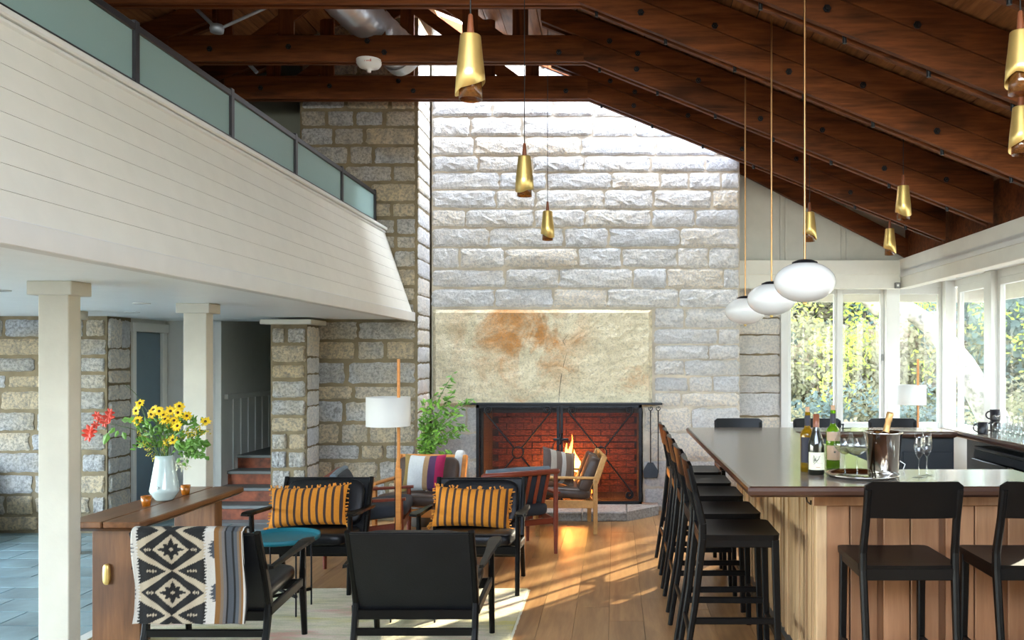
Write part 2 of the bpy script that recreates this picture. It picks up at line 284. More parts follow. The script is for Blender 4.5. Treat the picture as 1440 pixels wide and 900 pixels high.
# ---------------- geometry helpers ----------------
class MB:
    def __init__(s): s.v = []; s.f = []; s.sm = []; s.X = Matrix()
    def add(s, vs, fs, smooth=False):
        o = len(s.v)
        s.v += [s.X @ Vector(v) for v in vs]; s.f += [[i + o for i in f] for f in fs]; s.sm += [smooth] * len(fs); return s
    def box(s, x0, x1, y0, y1, z0, z1, b=0):
        if b: return s.cbox(((x0 + x1) / 2, (y0 + y1) / 2, (z0 + z1) / 2), (abs(x1 - x0), abs(y1 - y0), abs(z1 - z0)), b)
        return s.add([(x, y, z) for x in (x0, x1) for y in (y0, y1) for z in (z0, z1)],
                     [(0, 1, 3, 2), (4, 6, 7, 5), (0, 4, 5, 1), (2, 3, 7, 6), (0, 2, 6, 4), (1, 5, 7, 3)])
    def cbox(s, c, d, b=.005, m=None):
        """box with chamfered edges"""
        h = [x / 2 for x in d]; b = min(b, *[x * .99 for x in h]); vs = []; idx = {}
        for sx in (-1, 1):
            for sy in (-1, 1):
                for sz in (-1, 1):
                    for a in range(3):
                        p = [sx * h[0], sy * h[1], sz * h[2]]; sg = (sx, sy, sz)
                        for k in range(3):
                            if k != a: p[k] -= sg[k] * b
                        idx[(sx, sy, sz, a)] = len(vs); vs.append(Vector(p))
        fs = []
        for a in range(3):
            o = [k for k in range(3) if k != a]
            for sg in (-1, 1):
                q = []
                for (u, w) in ((-1, -1), (1, -1), (1, 1), (-1, 1)):
                    t = [0, 0, 0]; t[a] = sg; t[o[0]] = u; t[o[1]] = w; q.append(idx[(*t, a)])
                if (sg > 0) == (a == 1): q.reverse()
                fs.append(q)
        for a in range(3):
            o = [k for k in range(3) if k != a]
            for u in (-1, 1):
                for w in (-1, 1):
                    t0 = [0, 0, 0]; t1 = [0, 0, 0]; t0[a] = -1; t1[a] = 1
                    for t in (t0, t1): t[o[0]] = u; t[o[1]] = w
                    fs.append([idx[(*t0, o[0])], idx[(*t1, o[0])], idx[(*t1, o[1])], idx[(*t0, o[1])]])
        for sx in (-1, 1):
            for sy in (-1, 1):
                for sz in (-1, 1): fs.append([idx[(sx, sy, sz, a)] for a in range(3)])
        m = m or Matrix(); t = Matrix.Translation(c) @ m
        return s.add([t @ v for v in vs], fs)
    def beam(s, a, b, w, h, up=(0, 0, 1), bev=.004, w2=None, h2=None):
        """bar from a to b, w across, h along up; may taper"""
        a, b = Vector(a), Vector(b); d = (b - a).normalized(); u = Vector(up); sd = d.cross(u)
        if sd.length < 1e-4: u = Vector((0, 1, 0)); sd = d.cross(u)
        sd.normalize(); u = sd.cross(d).normalized(); w2 = w if w2 is None else w2; h2 = h if h2 is None else h2
        c = min(bev, w * .3, h * .3); vs = []
        for p, ww, hh in ((a, w, h), (b, w2, h2)):
            X, Y = ww / 2, hh / 2
            for (x, y) in ((-X + c, -Y), (X - c, -Y), (X, -Y + c), (X, Y - c), (X - c, Y), (-X + c, Y), (-X, Y - c), (-X, -Y + c)):
                vs.append(p + sd * x + u * y)
        fs = [list(range(8))[::-1], list(range(8, 16))] + [[i, (i + 1) % 8, 8 + (i + 1) % 8, 8 + i] for i in range(8)]
        return s.add(vs, fs)
    def tube(s, pts, r, seg=8, cap=True, closed=False):
        pts = [Vector(p) for p in pts]; n = len(pts); rs = r if isinstance(r, (list, tuple)) else [r] * n
        vs = []; up = None
        for i, p in enumerate(pts):
            if closed: d = pts[(i + 1) % n] - pts[i - 1]
            else: d = pts[min(i + 1, n - 1)] - pts[max(i - 1, 0)]
            if d.length < 1e-9: d = Vector((0, 0, 1))
            d.normalize()
            if up is None: up = Vector((0, 0, 1)) if abs(d.z) < .9 else Vector((1, 0, 0))
            sd = d.cross(up); sd = sd.normalized() if sd.length > 1e-6 else Vector((1, 0, 0)); up = sd.cross(d).normalized()
            for k in range(seg):
                t = 2 * math.pi * k / seg; vs.append(p + (sd * math.cos(t) + up * math.sin(t)) * rs[i])
        fs = []
        for i in range(n if closed else n - 1):
            j = (i + 1) % n
            for k in range(seg): fs.append([i * seg + k, i * seg + (k + 1) % seg, j * seg + (k + 1) % seg, j * seg + k])
        s.add(vs, fs, seg > 4)
        if cap and not closed:
            s.add(vs[:seg], [list(range(seg))[::-1]]); s.add(vs[-seg:], [list(range(seg))])
        return s
    def lathe(s, prof, seg=24, c=(0, 0, 0), arc=None, cap=False):
        vs = []; c = Vector(c); a0, a1 = arc or (0, 2 * math.pi); full = arc is None; m = seg if full else seg + 1
        for (r, z) in prof:
            for k in range(m):
                t = a0 + (a1 - a0) * k / seg; vs.append(c + Vector((r * math.cos(t), r * math.sin(t), z)))
        fs = []
        for i in range(len(prof) - 1):
            for k in range(seg):
                k2 = (k + 1) % m; fs.append([i * m + k, i * m + k2, (i + 1) * m + k2, (i + 1) * m + k])
        s.add(vs, fs, True); return s
    def disc(s, c, r, seg=24, rz=None, n=(0, 0, 1)):
        c = Vector(c); q = Vector(n).to_track_quat('Z', 'Y'); rz = rz or r
        return s.add([c + q @ Vector((r * math.cos(2 * math.pi * k / seg), rz * math.sin(2 * math.pi * k / seg), 0)) for k in range(seg)], [list(range(seg))])
    def pad(s, c, d, e=.35, n=10, m=None, puff=1.0):
        """soft cushion: box-like superellipsoid"""
        vs = []; m = m or Matrix(); c = Vector(c); hx, hy, hz = [q / 2 for q in d]
        def sp(x, p): return math.copysign(abs(x) ** p, x)
        nu, nv = n * 2, n
        for j in range(nv + 1):
            v = -math.pi / 2 + math.pi * j / nv
            for i in range(nu):
                u = 2 * math.pi * i / nu
                vs.append(c + m @ Vector((hx * sp(math.cos(v), e) * sp(math.cos(u), e), hy * sp(math.cos(v), e) * sp(math.sin(u), e), hz * sp(math.sin(v), .55 * puff))))
        fs = [[j * nu + i, j * nu + (i + 1) % nu, (j + 1) * nu + (i + 1) % nu, (j + 1) * nu + i] for j in range(nv) for i in range(nu)]
        return s.add(vs, fs, True)
    def pillow(s, w, h, t, n=18):
        """throw pillow in the XZ plane, seams pinched at the corners"""
        vs = []; fs = []
        for sd in (1, -1):
            for j in range(n + 1):
                for i in range(n + 1):
                    u = 2 * i / n - 1; v = 2 * j / n - 1
                    k = ((1 - u * u) * (1 - v * v)) ** .42
                    px = u * w / 2 * (1 - .07 * (1 - v * v) * abs(u) ** 3); pz = v * h / 2 * (1 - .10 * (1 - u * u) * abs(v) ** 3)
                    wr = .004 * math.sin(u * 9 + v * 5) * k
                    vs.append((px, sd * (t / 2 * k + wr), pz))
        N1 = (n + 1) ** 2
        for q in (0, 1):
            for j in range(n):
                for i in range(n):
                    a = q * N1 + j * (n + 1) + i; f = [a, a + 1, a + n + 2, a + n + 1]
                    fs.append(f[::-1] if q == 0 else f)
        return s.add(vs, fs, True)
    def mesh(s, name, mat):
        me = bpy.data.meshes.new(name); me.from_pydata([tuple(v) for v in s.v], [], s.f); me.materials.append(mat)
        me.polygons.foreach_set('use_smooth', s.sm); me.update(); return me
def obj(name, data, parent=None, mat=None, loc=None):
    if isinstance(data, MB): data = data.mesh(name, M[mat] if isinstance(mat, str) else mat)
    o = bpy.data.objects.new(name, data); C.objects.link(o)
    if parent: o.parent = parent
    if loc: o.location = loc
    return o
def tag(o, label, cat=None, group=None):
    o['label'] = label
    if cat: o['category'] = cat
    if group: o['group'] = group
    return o
def thing(name, label, cat, loc=(0, 0, 0), rz=0, group=None):
    o = bpy.data.objects.new(name, None); C.objects.link(o); o.empty_display_size = .1
    o.location = loc; o.rotation_euler = (0, 0, rz); return tag(o, label, cat, group)
def struct(name, mb, mat): o = obj(name, mb, None, mat); o['kind'] = 'structure'; return o
def stuff(o): o['kind'] = 'stuff'; return o
def copy_tree(o, loc=None, rz=None, label=None, group=None, parent=None):
    kids = [c for c in C.objects if c.parent == o]
    c = o.copy(); C.objects.link(c)
    if parent: c.parent = parent
    if loc is not None: c.location = loc
    if rz is not None: c.rotation_euler = (0, 0, rz)
    if label: c['label'] = label
    if group: c['group'] = group
    for k in kids: copy_tree(k, parent=c)
    return c
def box(x0, x1, y0, y1, z0, z1, b=0): return MB().box(x0, x1, y0, y1, z0, z1, b)
# ================= SETTING =================
rng = random.Random(7)
def deck_z(x): return 4.774 - .4 * (x + .26) if x > -2.13 else 4.774 - .4 * (-4.0 - x)
# --- unit stones shared by every wall (rock-faced blocks, 1 x 1 face in XZ, front towards -Y) ---
def unit_stone(seed):
    r = random.Random(seed); nx, nz = 9, 5; vs = []; fs = []
    for j in range(nz + 1):
        for i in range(nx + 1):
            u = i / nx; v = j / nz; e = min(u, 1 - u) * 2.2; g = min(v, 1 - v)
            edge = (i in (0, nx)) or (j in (0, nz))
            d = .30 if edge else .85 + r.uniform(-.15, .15)
            if not edge and (i in (1, nx - 1) or j in (1, nz - 1)): d = .72 + r.uniform(-.15, .14)
            uu = u + (r.uniform(-.022, .022) if edge else r.uniform(-.03, .03)); vv = v + (r.uniform(-.035, .035) if edge else r.uniform(-.05, .05))
            if i == 1: uu -= .055
            if i == nx - 1: uu += .055
            if j == 1: vv -= .07
            if j == nz - 1: vv += .07
            if i in (0, nx) and j in (0, nz): uu += .03 * (1 if i == 0 else -1) * r.random(); vv += .07 * (1 if j == 0 else -1) * r.random()
            vs.append((uu - .5, -d, vv - .5))
    W = nx + 1
    for j in range(nz):
        for i in range(nx): a = j * W + i; fs.append([a, a + 1, a + W + 1, a + W])
    ring = [i for i in range(W)] + [j * W + nx for j in range(1, nz + 1)] + [nz * W + i for i in range(nx - 1, -1, -1)] + [j * W for j in range(nz - 1, 0, -1)]
    o = len(vs)
    for i in ring: vs.append((vs[i][0], .3, vs[i][2]))
    n = len(ring)
    for k in range(n): fs.append([ring[k], o + k, o + (k + 1) % n, ring[(k + 1) % n]])
    mb = MB(); mb.add(vs, fs, False); return mb
ST = {k: [unit_stone(s).mesh('stone', M[k]) for s in range(9)] for k in ('stone_light', 'stone_tan')}
def lay(parent, kind, p0, ang, W, z0, z1, depth=.026, cmin=.15, cmax=.215, lmin=.26, lmax=.72, holes=(), seed=1, top=None, first_h=None):
    """courses of separate stones on the face starting at p0 running along angle ang"""
    r = random.Random(seed); z = z0; ca, sa = math.cos(ang), math.sin(ang)
    while z < z1 - .05:
        h = r.uniform(cmin, cmax)
        if z1 - z - h < .11: h = z1 - z
        u = 0.0
        while u < W - .02:
            l = r.uniform(lmin, lmax)
            if W - u - l < .15: l = W - u
            segs = [(u, u + l)]
            for (hu0, hu1, hz0, hz1) in holes:
                if z + h / 2 > hz0 and z + h / 2 < hz1:
                    ns = []
                    for (a, b) in segs:
                        if b <= hu0 or a >= hu1: ns.append((a, b))
                        else:
                            if hu0 - a > .07: ns.append((a, hu0))
                            if b - hu1 > .07: ns.append((hu1, b))
                    segs = ns
            for (a, b) in segs:
                x = p0[0] + ca * (a + b) / 2; y = p0[1] + sa * (a + b) / 2
                if top and z > top(x) + .05: continue
                o = bpy.data.objects.new('stone', r.choice(ST[kind])); C.objects.link(o); o.parent = parent
                g = r.uniform(.014, .028) if kind == 'stone_light' else r.uniform(.028, .050)
                o.location = (x, y, z + h / 2); o.rotation_euler = (0, 0, ang)
                o.scale = ((b - a - g), depth * r.uniform(.75, 1.25), (h - g * .9) * (1 if r.random() < .8 else .93))
            u += l
        z += h
# --- chimney breast ---
FB = (-1.50, .29, .10, 1.15)                          # firebox opening
w = MB(); cx0, cx1, cy = -2.055, 1.394, 9.56
w.box(cx0, FB[0], cy, 10.5, 0, 5.7); w.box(FB[1], cx1, cy, 10.5, 0, 5.7); w.box(FB[0], FB[1], cy, 10.5, FB[3], 5.7); w.box(FB[0], FB[1], cy, 10.5, 0, FB[2]); w.box(FB[0], FB[1], 10.32, 10.5, FB[2], FB[3])
wall_chimney = struct('wall_chimney', w, 'mortar_light'); wall_chimney['label'] = 'pale rock-faced granite chimney wall around the fireplace'
LX0, LX1, LZ0, LZ1 = cx0, .415, 1.17, 2.255
lay(wall_chimney, 'stone_light', (cx0, cy), 0, cx1 - cx0, 0.02, 1.16, holes=[(FB[0] - cx0 - .03, FB[1] - cx0 + .03, 0, 3)], seed=3, cmin=.22, cmax=.34)
lay(wall_chimney, 'stone_light', (LX1 + .02, cy), 0, cx1 - LX1 - .02, 1.16, LZ1 + .02, seed=4)
lay(wall_chimney, 'stone_light', (cx0, cy), 0, cx1 - cx0, LZ1 + .02, 5.65, seed=5, top=deck_z, cmin=.185, cmax=.235, lmin=.3, lmax=.85)
# lintel slab : one huge rough stone
def rough_slab(x0, x1, z0, z1, y, nx=60, nz=28, amp=.02, seed=2):
    r = random.Random(seed); mb = MB(); g = [[r.random() for _ in range(40)] for _ in range(40)]
    def nz_(a, b):
        i, j = int(a), int(b); fa, fb = a - i, b - j
        return (g[i % 40][j % 40] * (1 - fa) + g[(i + 1) % 40][j % 40] * fa) * (1 - fb) + (g[i % 40][(j + 1) % 40] * (1 - fa) + g[(i + 1) % 40][(j + 1) % 40] * fa) * fb
    vs = []; W = nx + 1
    for j in range(nz + 1):
        for i in range(nx + 1):
            e = i in (0, nx) or j in (0, nz)
            d = 0 if e else .028 + amp * (nz_(i * .25, j * .25) + .5 * nz_(i * .9 + 7, j * .9)) + r.uniform(0, .004)
            # crack
            vs.append((x0 + (x1 - x0) * i / nx + (r.uniform(-.006, .006) if not e else 0), y - d, z0 + (z1 - z0) * j / nz))
    fs = [[j * W + i, j * W + i + 1, (j + 1) * W + i + 1, (j + 1) * W + i] for j in range(nz) for i in range(nx)]
    return mb.add(vs, fs)
o = obj('lintel_stone', rough_slab(LX0 + .015, LX1, LZ0, LZ1, cy - .01), wall_chimney, 'lintel'); o['label'] = 'huge rust-stained granite lintel slab'
cr = MB(); cr.tube([(-.62 + dx, cy - .058, z) for dx, z in ((.10, 1.98), (.04, 1.9), (.09, 1.8), (.05, 1.65), (.02, 1.5), (0, 1.35), (-.01, 1.2))], [.001, .003, .002, .003, .004, .003, .002], 5)
obj('crack', cr, o, 'ink')
# firebox interior
fb = MB(); x0, x1, z0, z1 = FB
fb.box(x0 - .02, x0 + .03, cy, 10.32, z0, z1); fb.box(x1 - .03, x1 + .02, cy, 10.32, z0, z1); fb.box(x0, x1, 10.24, 10.32, z0, z1); fb.box(x0, x1, cy, 10.32, z1 - .05, z1 + .02); fb.box(x0, x1, cy, 10.3, z0 - .03, z0 + .01)
fbx = obj('firebox', fb, wall_chimney, 'floor_base')
bm_ = box(-.5, .5, -.5, .5, -.5, .5).mesh('brick', M['brick']); r = random.Random(5)
for j in range(14):
    for i in range(9):
        o = bpy.data.objects.new('brick', bm_); C.objects.link(o); o.parent = wall_chimney
        bx = x0 + .1 + i * .205 + (.1 if j % 2 else 0)
        if bx > x1 - .05: continue
        o.location = (bx, 10.235 + r.uniform(-.004, .004), z0 + .045 + j * .075); o.scale = (.195, .03, .065)
# --- wall left of chimney (closer plane) ---
w = MB().box(-3.32, -2.075, 8.995, 10.5, 0, 5.3)
wall_back_left = struct('wall_back_left', w, 'mortar_tan')
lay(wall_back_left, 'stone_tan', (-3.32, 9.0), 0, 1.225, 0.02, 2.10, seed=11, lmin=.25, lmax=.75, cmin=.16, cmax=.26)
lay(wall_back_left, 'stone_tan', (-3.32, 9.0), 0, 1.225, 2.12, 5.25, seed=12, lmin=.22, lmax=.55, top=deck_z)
lay(wall_back_left, 'stone_light', (-2.075, 8.975), R(90), .56, 0.02, 5.25, seed=13, depth=.014, lmin=.56, lmax=.6, top=deck_z)  # paler stones put the window light on this return into the colour
# upper sage wall behind the gallery, rear gable
struct('wall_upper', box(-7.6, -3.30, 9.35, 9.45, 2.2, 5.2), 'greenwall')
struct('wall_left', MB().box(-7.6, -7.5, -1.5, 10.6, 2.05, 3.4).box(-7.6, -7.5, -1.5, 10.6, 0, .35).box(-7.6, -7.5, -1.5, -.8, .35, 2.05).box(-7.6, -7.5, 7.2, 10.6, .35, 2.05), 'white')
struct('wall_rear', MB().box(-7.6, -3.6, -1.6, -1.5, 0, 5.8).box(-3.6, 2.8, -1.6, -1.5, 0, 2.65).box(-3.6, 2.8, -1.6, -1.5, 4.35, 5.8).box(2.8, 4.23, -1.6, -1.5, 0, 4), 'white')  # high opening added behind the camera to send frontal light onto the chimney
# --- pier under the gallery ---
w = MB().box(-3.475, -3.11, 8.61, 8.96, 0, 2.05)
pier = struct('wall_pier', w, 'mortar_tan')
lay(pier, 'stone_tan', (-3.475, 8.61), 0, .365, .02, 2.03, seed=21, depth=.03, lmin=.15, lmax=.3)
lay(pier, 'stone_light', (-3.11, 8.61), R(90), .35, .02, 2.03, seed=22, depth=.014, lmin=.35, lmax=.4)  # pale side of a tan pier: light from the right set into colour
obj('cap_board', box(-3.56, -3.04, 8.54, 8.99, 2.05, 2.1, .008), pier, 'columnp')
# --- far left stone wall with return lit by its paler stone colour ---
w = MB().box(-7.5, -4.96, 8.33, 8.74, 0, 2.12)
wl = struct('wall_entry', w, 'mortar_tan')
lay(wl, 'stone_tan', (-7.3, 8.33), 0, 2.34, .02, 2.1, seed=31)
lay(wl, 'stone_light', (-4.96, 8.34), R(90), .38, .02, 2.1, seed=32, depth=.03, lmin=.15, lmax=.35)  # lit face painted with paler stones than the front
# --- door in the return plane ---
d1 = struct('door_1', box(-5.0, -4.955, 8.80, 9.30, 0.02, 1.98, .004), 'doorblue')
hd = MB(); hd.box(-4.955, -4.94, 8.83, 8.86, .80, 1.12, .004); hd.tube([(-4.94, 8.845, .98), (-4.90, 8.845, .98), (-4.90, 8.93, .98)], .008, 6); obj('door_handle', hd, d1, 'iron')
t1 = struct('trim_1', MB().box(-5.0, -4.93, 8.74, 8.795, 0, 2.05, .004).box(-5.0, -4.93, 9.305, 9.40, 0, 2.05, .004).box(-5.0, -4.92, 8.72, 9.42, 1.985, 2.08, .004), 'white2')
# --- pale panelling, stair alcove ---
w = MB(); w.box(-7.5, -4.35, 9.42, 9.5, 0, 2.2).box(-5.02, -4.965, 8.72, 9.42, 2.05, 2.2)
wp = struct('wall_panelled', w, 'panel')
for k in range(4): obj('batten', box(-4.90 + k * .16, -4.87 + k * .16, 9.40, 9.425, .1, 1.0, .002), wp, 'panel')
obj('chair_rail', box(-4.95, -4.35, 9.385, 9.43, 1.0, 1.05, .006), wp, 'panel'); obj('corner_board', box(-4.40, -4.33, 9.38, 9.43, 0, 2.1, .004), wp, 'panel')
w = MB(); w.box(-4.43, -4.35, 9.5, 11.6, 0, 2.6)
wp2 = struct('wall_stair_left', w, 'panel')
for k in range(7): obj('batten', box(-4.352, -4.335, 9.7 + k * .2, 9.73 + k * .2, .1, 1.25, .002), wp2, 'panel')
obj('chair_rail', box(-4.355, -4.31, 9.5, 11.6, 1.25, 1.31, .006), wp2, 'panel')
struct('wall_stair_back', box(-4.43, -3.2, 11.6, 11.7, 0, 2.6), 'greenwall'); struct('wall_stair_right', box(-3.42, -3.32, 9.0, 11.6, 0, 2.6), 'greenwall')
struct('wall_stair_ceiling', box(-4.43, -3.3, 9.5, 11.7, 2.6, 2.7), 'greenwall')
st = thing('staircase', 'short flight of worn red-riser steps behind the stone pier', 'stairs', (-3.86, 9.0, 0))
for k in range(4):
    y = .02 + k * .25; obj('riser', box(-.46, .43, y, y + .03, k * .15, k * .15 + .12), st, 'stairred')
    obj('tread', box(-.46, .43, y - .03, y + (.28 if k < 3 else 1.5), k * .15 + .12, k * .15 + .155, .006), st, 'treadgrey')
# --- gallery: lower ceiling, fascia, leaning board wall, ledge ---
Y0, Y1 = -1.3, 8.97
struct('ceiling', box(-7.5, -2.15, Y0, 9.5, 2.12, 2.2), 'soffit')
gal = struct('wall_gallery', MB().add([(-2.17, Y0, 2.16), (-2.17, Y1, 2.16), (-2.46, Y1, 3.06), (-2.46, Y0, 3.06), (-2.5, Y0, 2.16), (-2.5, Y1, 2.16), (-2.6, Y1, 3.06), (-2.6, Y0, 3.06)],
    [(0, 1, 2, 3), (4, 7, 6, 5), (0, 3, 7, 4), (1, 5, 6, 2), (3, 2, 6, 7), (0, 4, 5, 1)]), 'white')
nb = 8; a = Vector((-2.135, 0, 2.195)); b = Vector((-2.425, 0, 3.05))
for k in range(nb):
    p = a.lerp(b, k / nb); q = a.lerp(b, (k + 1) / nb - .0026); n_ = Vector((.855, 0, .29)).normalized() * .022
    mb = MB(); vs = []
    for y in (Y0, Y1):
        for (pp, off) in ((p, 0), (q, 0), (q, 1), (p, 1)):
            v = pp - n_ * off; vs.append((v.x, y, v.z))
    mb.add(vs, [(0, 4, 5, 1), (1, 5, 6, 2), (2, 6, 7, 3), (3, 7, 4, 0), (0, 1, 2, 3), (7, 6, 5, 4)]); obj('board', mb, gal, 'white')
obj('fascia_board', box(-2.17, -2.10, Y0, Y1, 2.095, 2.19, .004), gal, 'white2')
obj('ledge_board', box(-2.60, -2.39, Y0, Y1, 3.05, 3.085, .008), gal, 'white2'); obj('ledge_moulding', box(-2.45, -2.405, Y0, Y1, 3.02, 3.05, .01), gal, 'white2')
# upper gallery floor
struct('floor_gallery', box(-7.5, -2.6, Y0, 9.4, 2.9, 3.0), 'treadgrey')
for i, (x, y) in enumerate(((-3.55, 6.4), (-3.75, 5.2), (-4.3, 7.6))):
    o = thing('downlight', ['small round recessed downlight between the two nearer white columns', 'small round recessed downlight nearest the first white column', 'small round recessed downlight farthest in under the gallery'][i], 'ceiling light', (x, y, 2.12))
    obj('trim_ring', MB().lathe([(.045, -.004), (.05, -.008), (.06, -.006), (.062, 0)], 24), o, 'white2'); obj('lamp_recess', MB().lathe([(.045, -.004), (.03, -.001), (.0, -.001)], 24), o, 'treadgrey')
# --- frosted glass railing on the ledge ---
rl = thing('gallery_railing', 'low dark-framed railing with frosted green glass on the white gallery ledge', 'railing', (-2.53, 0, 3.085))
ys = [8.94, 7.86, 6.72, 5.60, 4.48, 3.36, 2.24, 1.12, 0.0, -1.2]
obj('top_rail', box(-.022, .022, ys[-1], ys[0], .335, .375, .004), rl, 'rail'); obj('bottom_rail', box(-.022, .022, ys[-1], ys[0], .0, .075, .004), rl, 'rail')
for y in ys: obj('post', box(-.024, .024, y - .022, y + .022, 0, .39, .003), rl, 'rail')
for a, b in zip(ys[:-1], ys[1:]): obj('glass_panel', box(-.006, .006, b + .022, a - .022, .075, .335), rl, 'frosted')
# --- columns ---
def column(lab, x, y, w, d, h=2.12):
    c = thing('column', lab, 'column', (x, y, 0)); c['kind'] = 'structure'
    obj('shaft', box(-w / 2, w / 2, -d / 2, d / 2, 0, h - .05, .004), c, 'columnp'); obj('capital', box(-w / 2 - .038, w / 2 + .038, -d / 2 - .038, d / 2 + .038, h - .075, h, .004), c, 'columnp')
column('nearest cream square column, left of the walnut table', -3.03, 4.655, .165, .105)
column('second cream square column, behind the flowers', -3.165, 6.48, .175, .11)
column('small cream square column farthest left, behind the nearest one', -4.76, 7.42, .17, .11)
# --- floors ---
fl = struct('floor', box(-3.25, 4.2, -1.5, 10.5, -.1, -.012), 'floor_base')
pm = box(-.5, .5, -.5, .5, -.5, .5).mesh('plank', M['floor']); r = random.Random(9)
x = -3.19
while x < 4.1:
    wd = .225; y = -1.4 + r.uniform(-1.2, 0)
    while y < 10.45:
        L = r.uniform(1.7, 3.0); yy = min(y + L, 10.45)
        if yy > .9 or True:
            o = bpy.data.objects.new('plank', pm); C.objects.link(o); o.parent = fl
            o.location = (x + wd / 2, (y + yy) / 2, -.006 + r.uniform(-.0006, .0006)); o.scale = (wd - .0025, yy - y - .002, .012)
        y += L
    x += wd
ft = struct('floor_tile', box(-7.5, -3.27, -1.5, 9.6, -.1, -.006), 'grout')
tm = MB().cbox((0, 0, 0), (1, 1, 1), .012).mesh('tile', M['slate'])
for j in range(20):
    for i in range(8):
        y = 3.3 + j * .305; x = -7.3 + i * .61 + (.305 if j % 2 else 0) + (.1 if j % 3 == 0 else 0)
        xa, xb = x, min(x + .61, -3.275)
        if xb - xa < .06: continue
        o = bpy.data.objects.new('tile', tm); C.objects.link(o); o.parent = ft; o.location = ((xa + xb) / 2, y + .15, -.004); o.scale = (xb - xa - .012, .293, .012)
struct('trim_2', box(-3.275, -3.19, -1.4, 8.9, -.02, .006, .003), 'white')
# --- header beams, gable panel, bay, windows ---
struct('trim_3', MB().box(1.395, 3.36, 10.0, 10.14, 2.69, 2.86, .004).box(1.395, 3.35, 10.015, 10.14, 2.53, 2.692, .004), 'white')
struct('trim_4', MB().box(3.34, 3.48, -1.4, 10.1, 2.70, 2.87, .004).box(3.355, 3.48, -1.4, 10.1, 2.53, 2.702, .004), 'white')
struct('wall_eave', box(3.42, 3.5, -1.4, 10.1, 2.87, 3.5), 'beam_x')
g = struct('wall_gable', box(1.38, 3.6, 10.06, 10.12, 2.84, 4.3), 'gable')
for x in (1.94, 2.0, 2.66, 2.72): obj('batten', box(x, x + .022, 10.04, 10.065, 2.86, 4.2, .003), g, 'gable')
obj('rake_board', MB().beam((1.2, 10.0, 4.12), (3.5, 10.0, 2.95), .06, .2, (0, 0, 1)), g, 'beam_x')
struct('ceiling', box(3.34, 4.22, -1.4, 10.62, 2.66, 2.74), 'white2').name = 'ceiling'
struct('ceiling', box(1.39, 4.22, 10.05, 10.62, 2.655, 2.735), 'white2').name = 'ceiling'
# stone pillar at the far windows
w = struct('wall_window_pier', box(1.3, 2.02, 10.49, 10.7, 0, 2.62), 'mortar_tan')
lay(w, 'stone_light', (1.38, 10.49), 0, .66, .02, 2.6, seed=41, cmin=.2, cmax=.3, lmin=.66, lmax=.8, depth=.03)
w = struct('wall_window_far', MB().box(2.02, 4.2, 10.5, 10.6, 0, .80).box(2.02, 4.2, 10.5, 10.6, 2.58, 2.7), 'white2')
obj('sill', box(2.02, 4.15, 10.42, 10.6, .80, .84, .006), w, 'white2')
w = struct('wall_right', MB().box(4.13, 4.23, -1.4, 10.6, 0, .80).box(4.13, 4.23, -1.4, 10.6, 2.58, 2.7), 'white2')
obj('sill', box(4.05, 4.23, -1.4, 10.5, .80, .84, .006), w, 'white2')
nwin = [0]
def window(along, lo, hi, plane, fw=.045, handle=False):
    """sash with pane; along 'x' on the far wall, 'y' on the right wall"""
    nwin[0] += 1
    def B(mb, u0, u1, v0, v1, z0, z1, b=.004):
        return mb.box(u0, u1, plane + v0, plane + v1, z0, z1, b) if along == 'x' else mb.box(plane + v0, plane + v1, u0, u1, z0, z1, b)
    wn_ = struct('window_%d' % nwin[0], B(B(MB(), lo, lo + fw, 0, .06, .84, 2.58), hi - fw, hi, 0, .06, .84, 2.58), 'white2')
    obj('head_rail', B(MB(), lo + fw, hi - fw, 0, .06, 2.50, 2.58), wn_, 'white2'); obj('bottom_rail', B(MB(), lo + fw, hi - fw, 0, .06, .84, .92), wn_, 'white2')
    obj('pane', B(MB(), lo + fw, hi - fw, .028, .032, .92, 2.50, 0), wn_, 'pane')
    if handle: obj('latch', B(MB(), hi - fw + .01, hi - .012, -.02, 0, 1.68, 1.76, .003), wn_, 'satin_steel')
window('x', 2.12, 2.74, 10.5); window('x', 2.76, 3.31, 10.5, handle=True); window('x', 3.46, 4.02, 10.5)
struct('trim_5', MB().box(2.03, 2.12, 10.44, 10.6, .8, 2.6, .004).box(2.725, 2.775, 10.47, 10.6, .8, 2.6, .004).box(3.31, 3.47, 10.40, 10.6, .8, 2.66, .004).box(4.02, 4.15, 10.38, 10.6, 0.8, 2.66, .004), 'white2')
post = MB(); y = 10.30
while y > -1.3:
    window('y', y - .90, y, 4.13, .06)
    post.box(4.06, 4.22, y - 1.08, y - .90, .8, 2.66, .004)
    if y > 7: pass
    y -= 1.08
struct('trim_6', post, 'white2')
th = thing('latch_box', 'small pale metal sensor box at the corner of the two white header beams', 'sensor', (3.30, 9.985, 2.56)); obj('case', box(-.03, .03, -.03, .015, -.035, .035, .006), th, 'satin_steel'); obj('lens', box(-.012, .012, -.034, -.03, -.012, .012), th, 'plastic')
# exterior eave
struct('trim_7', MB().box(3.5, 5.0, -1.4, 11.4, 2.74, 2.80).box(4.96, 5.02, -1.4, 11.4, 2.46, 2.8).box(1.3, 5.0, 10.6, 11.4, 2.74, 2.80).box(1.3, 5.0, 11.36, 11.42, 2.46, 2.8), 'columnp')
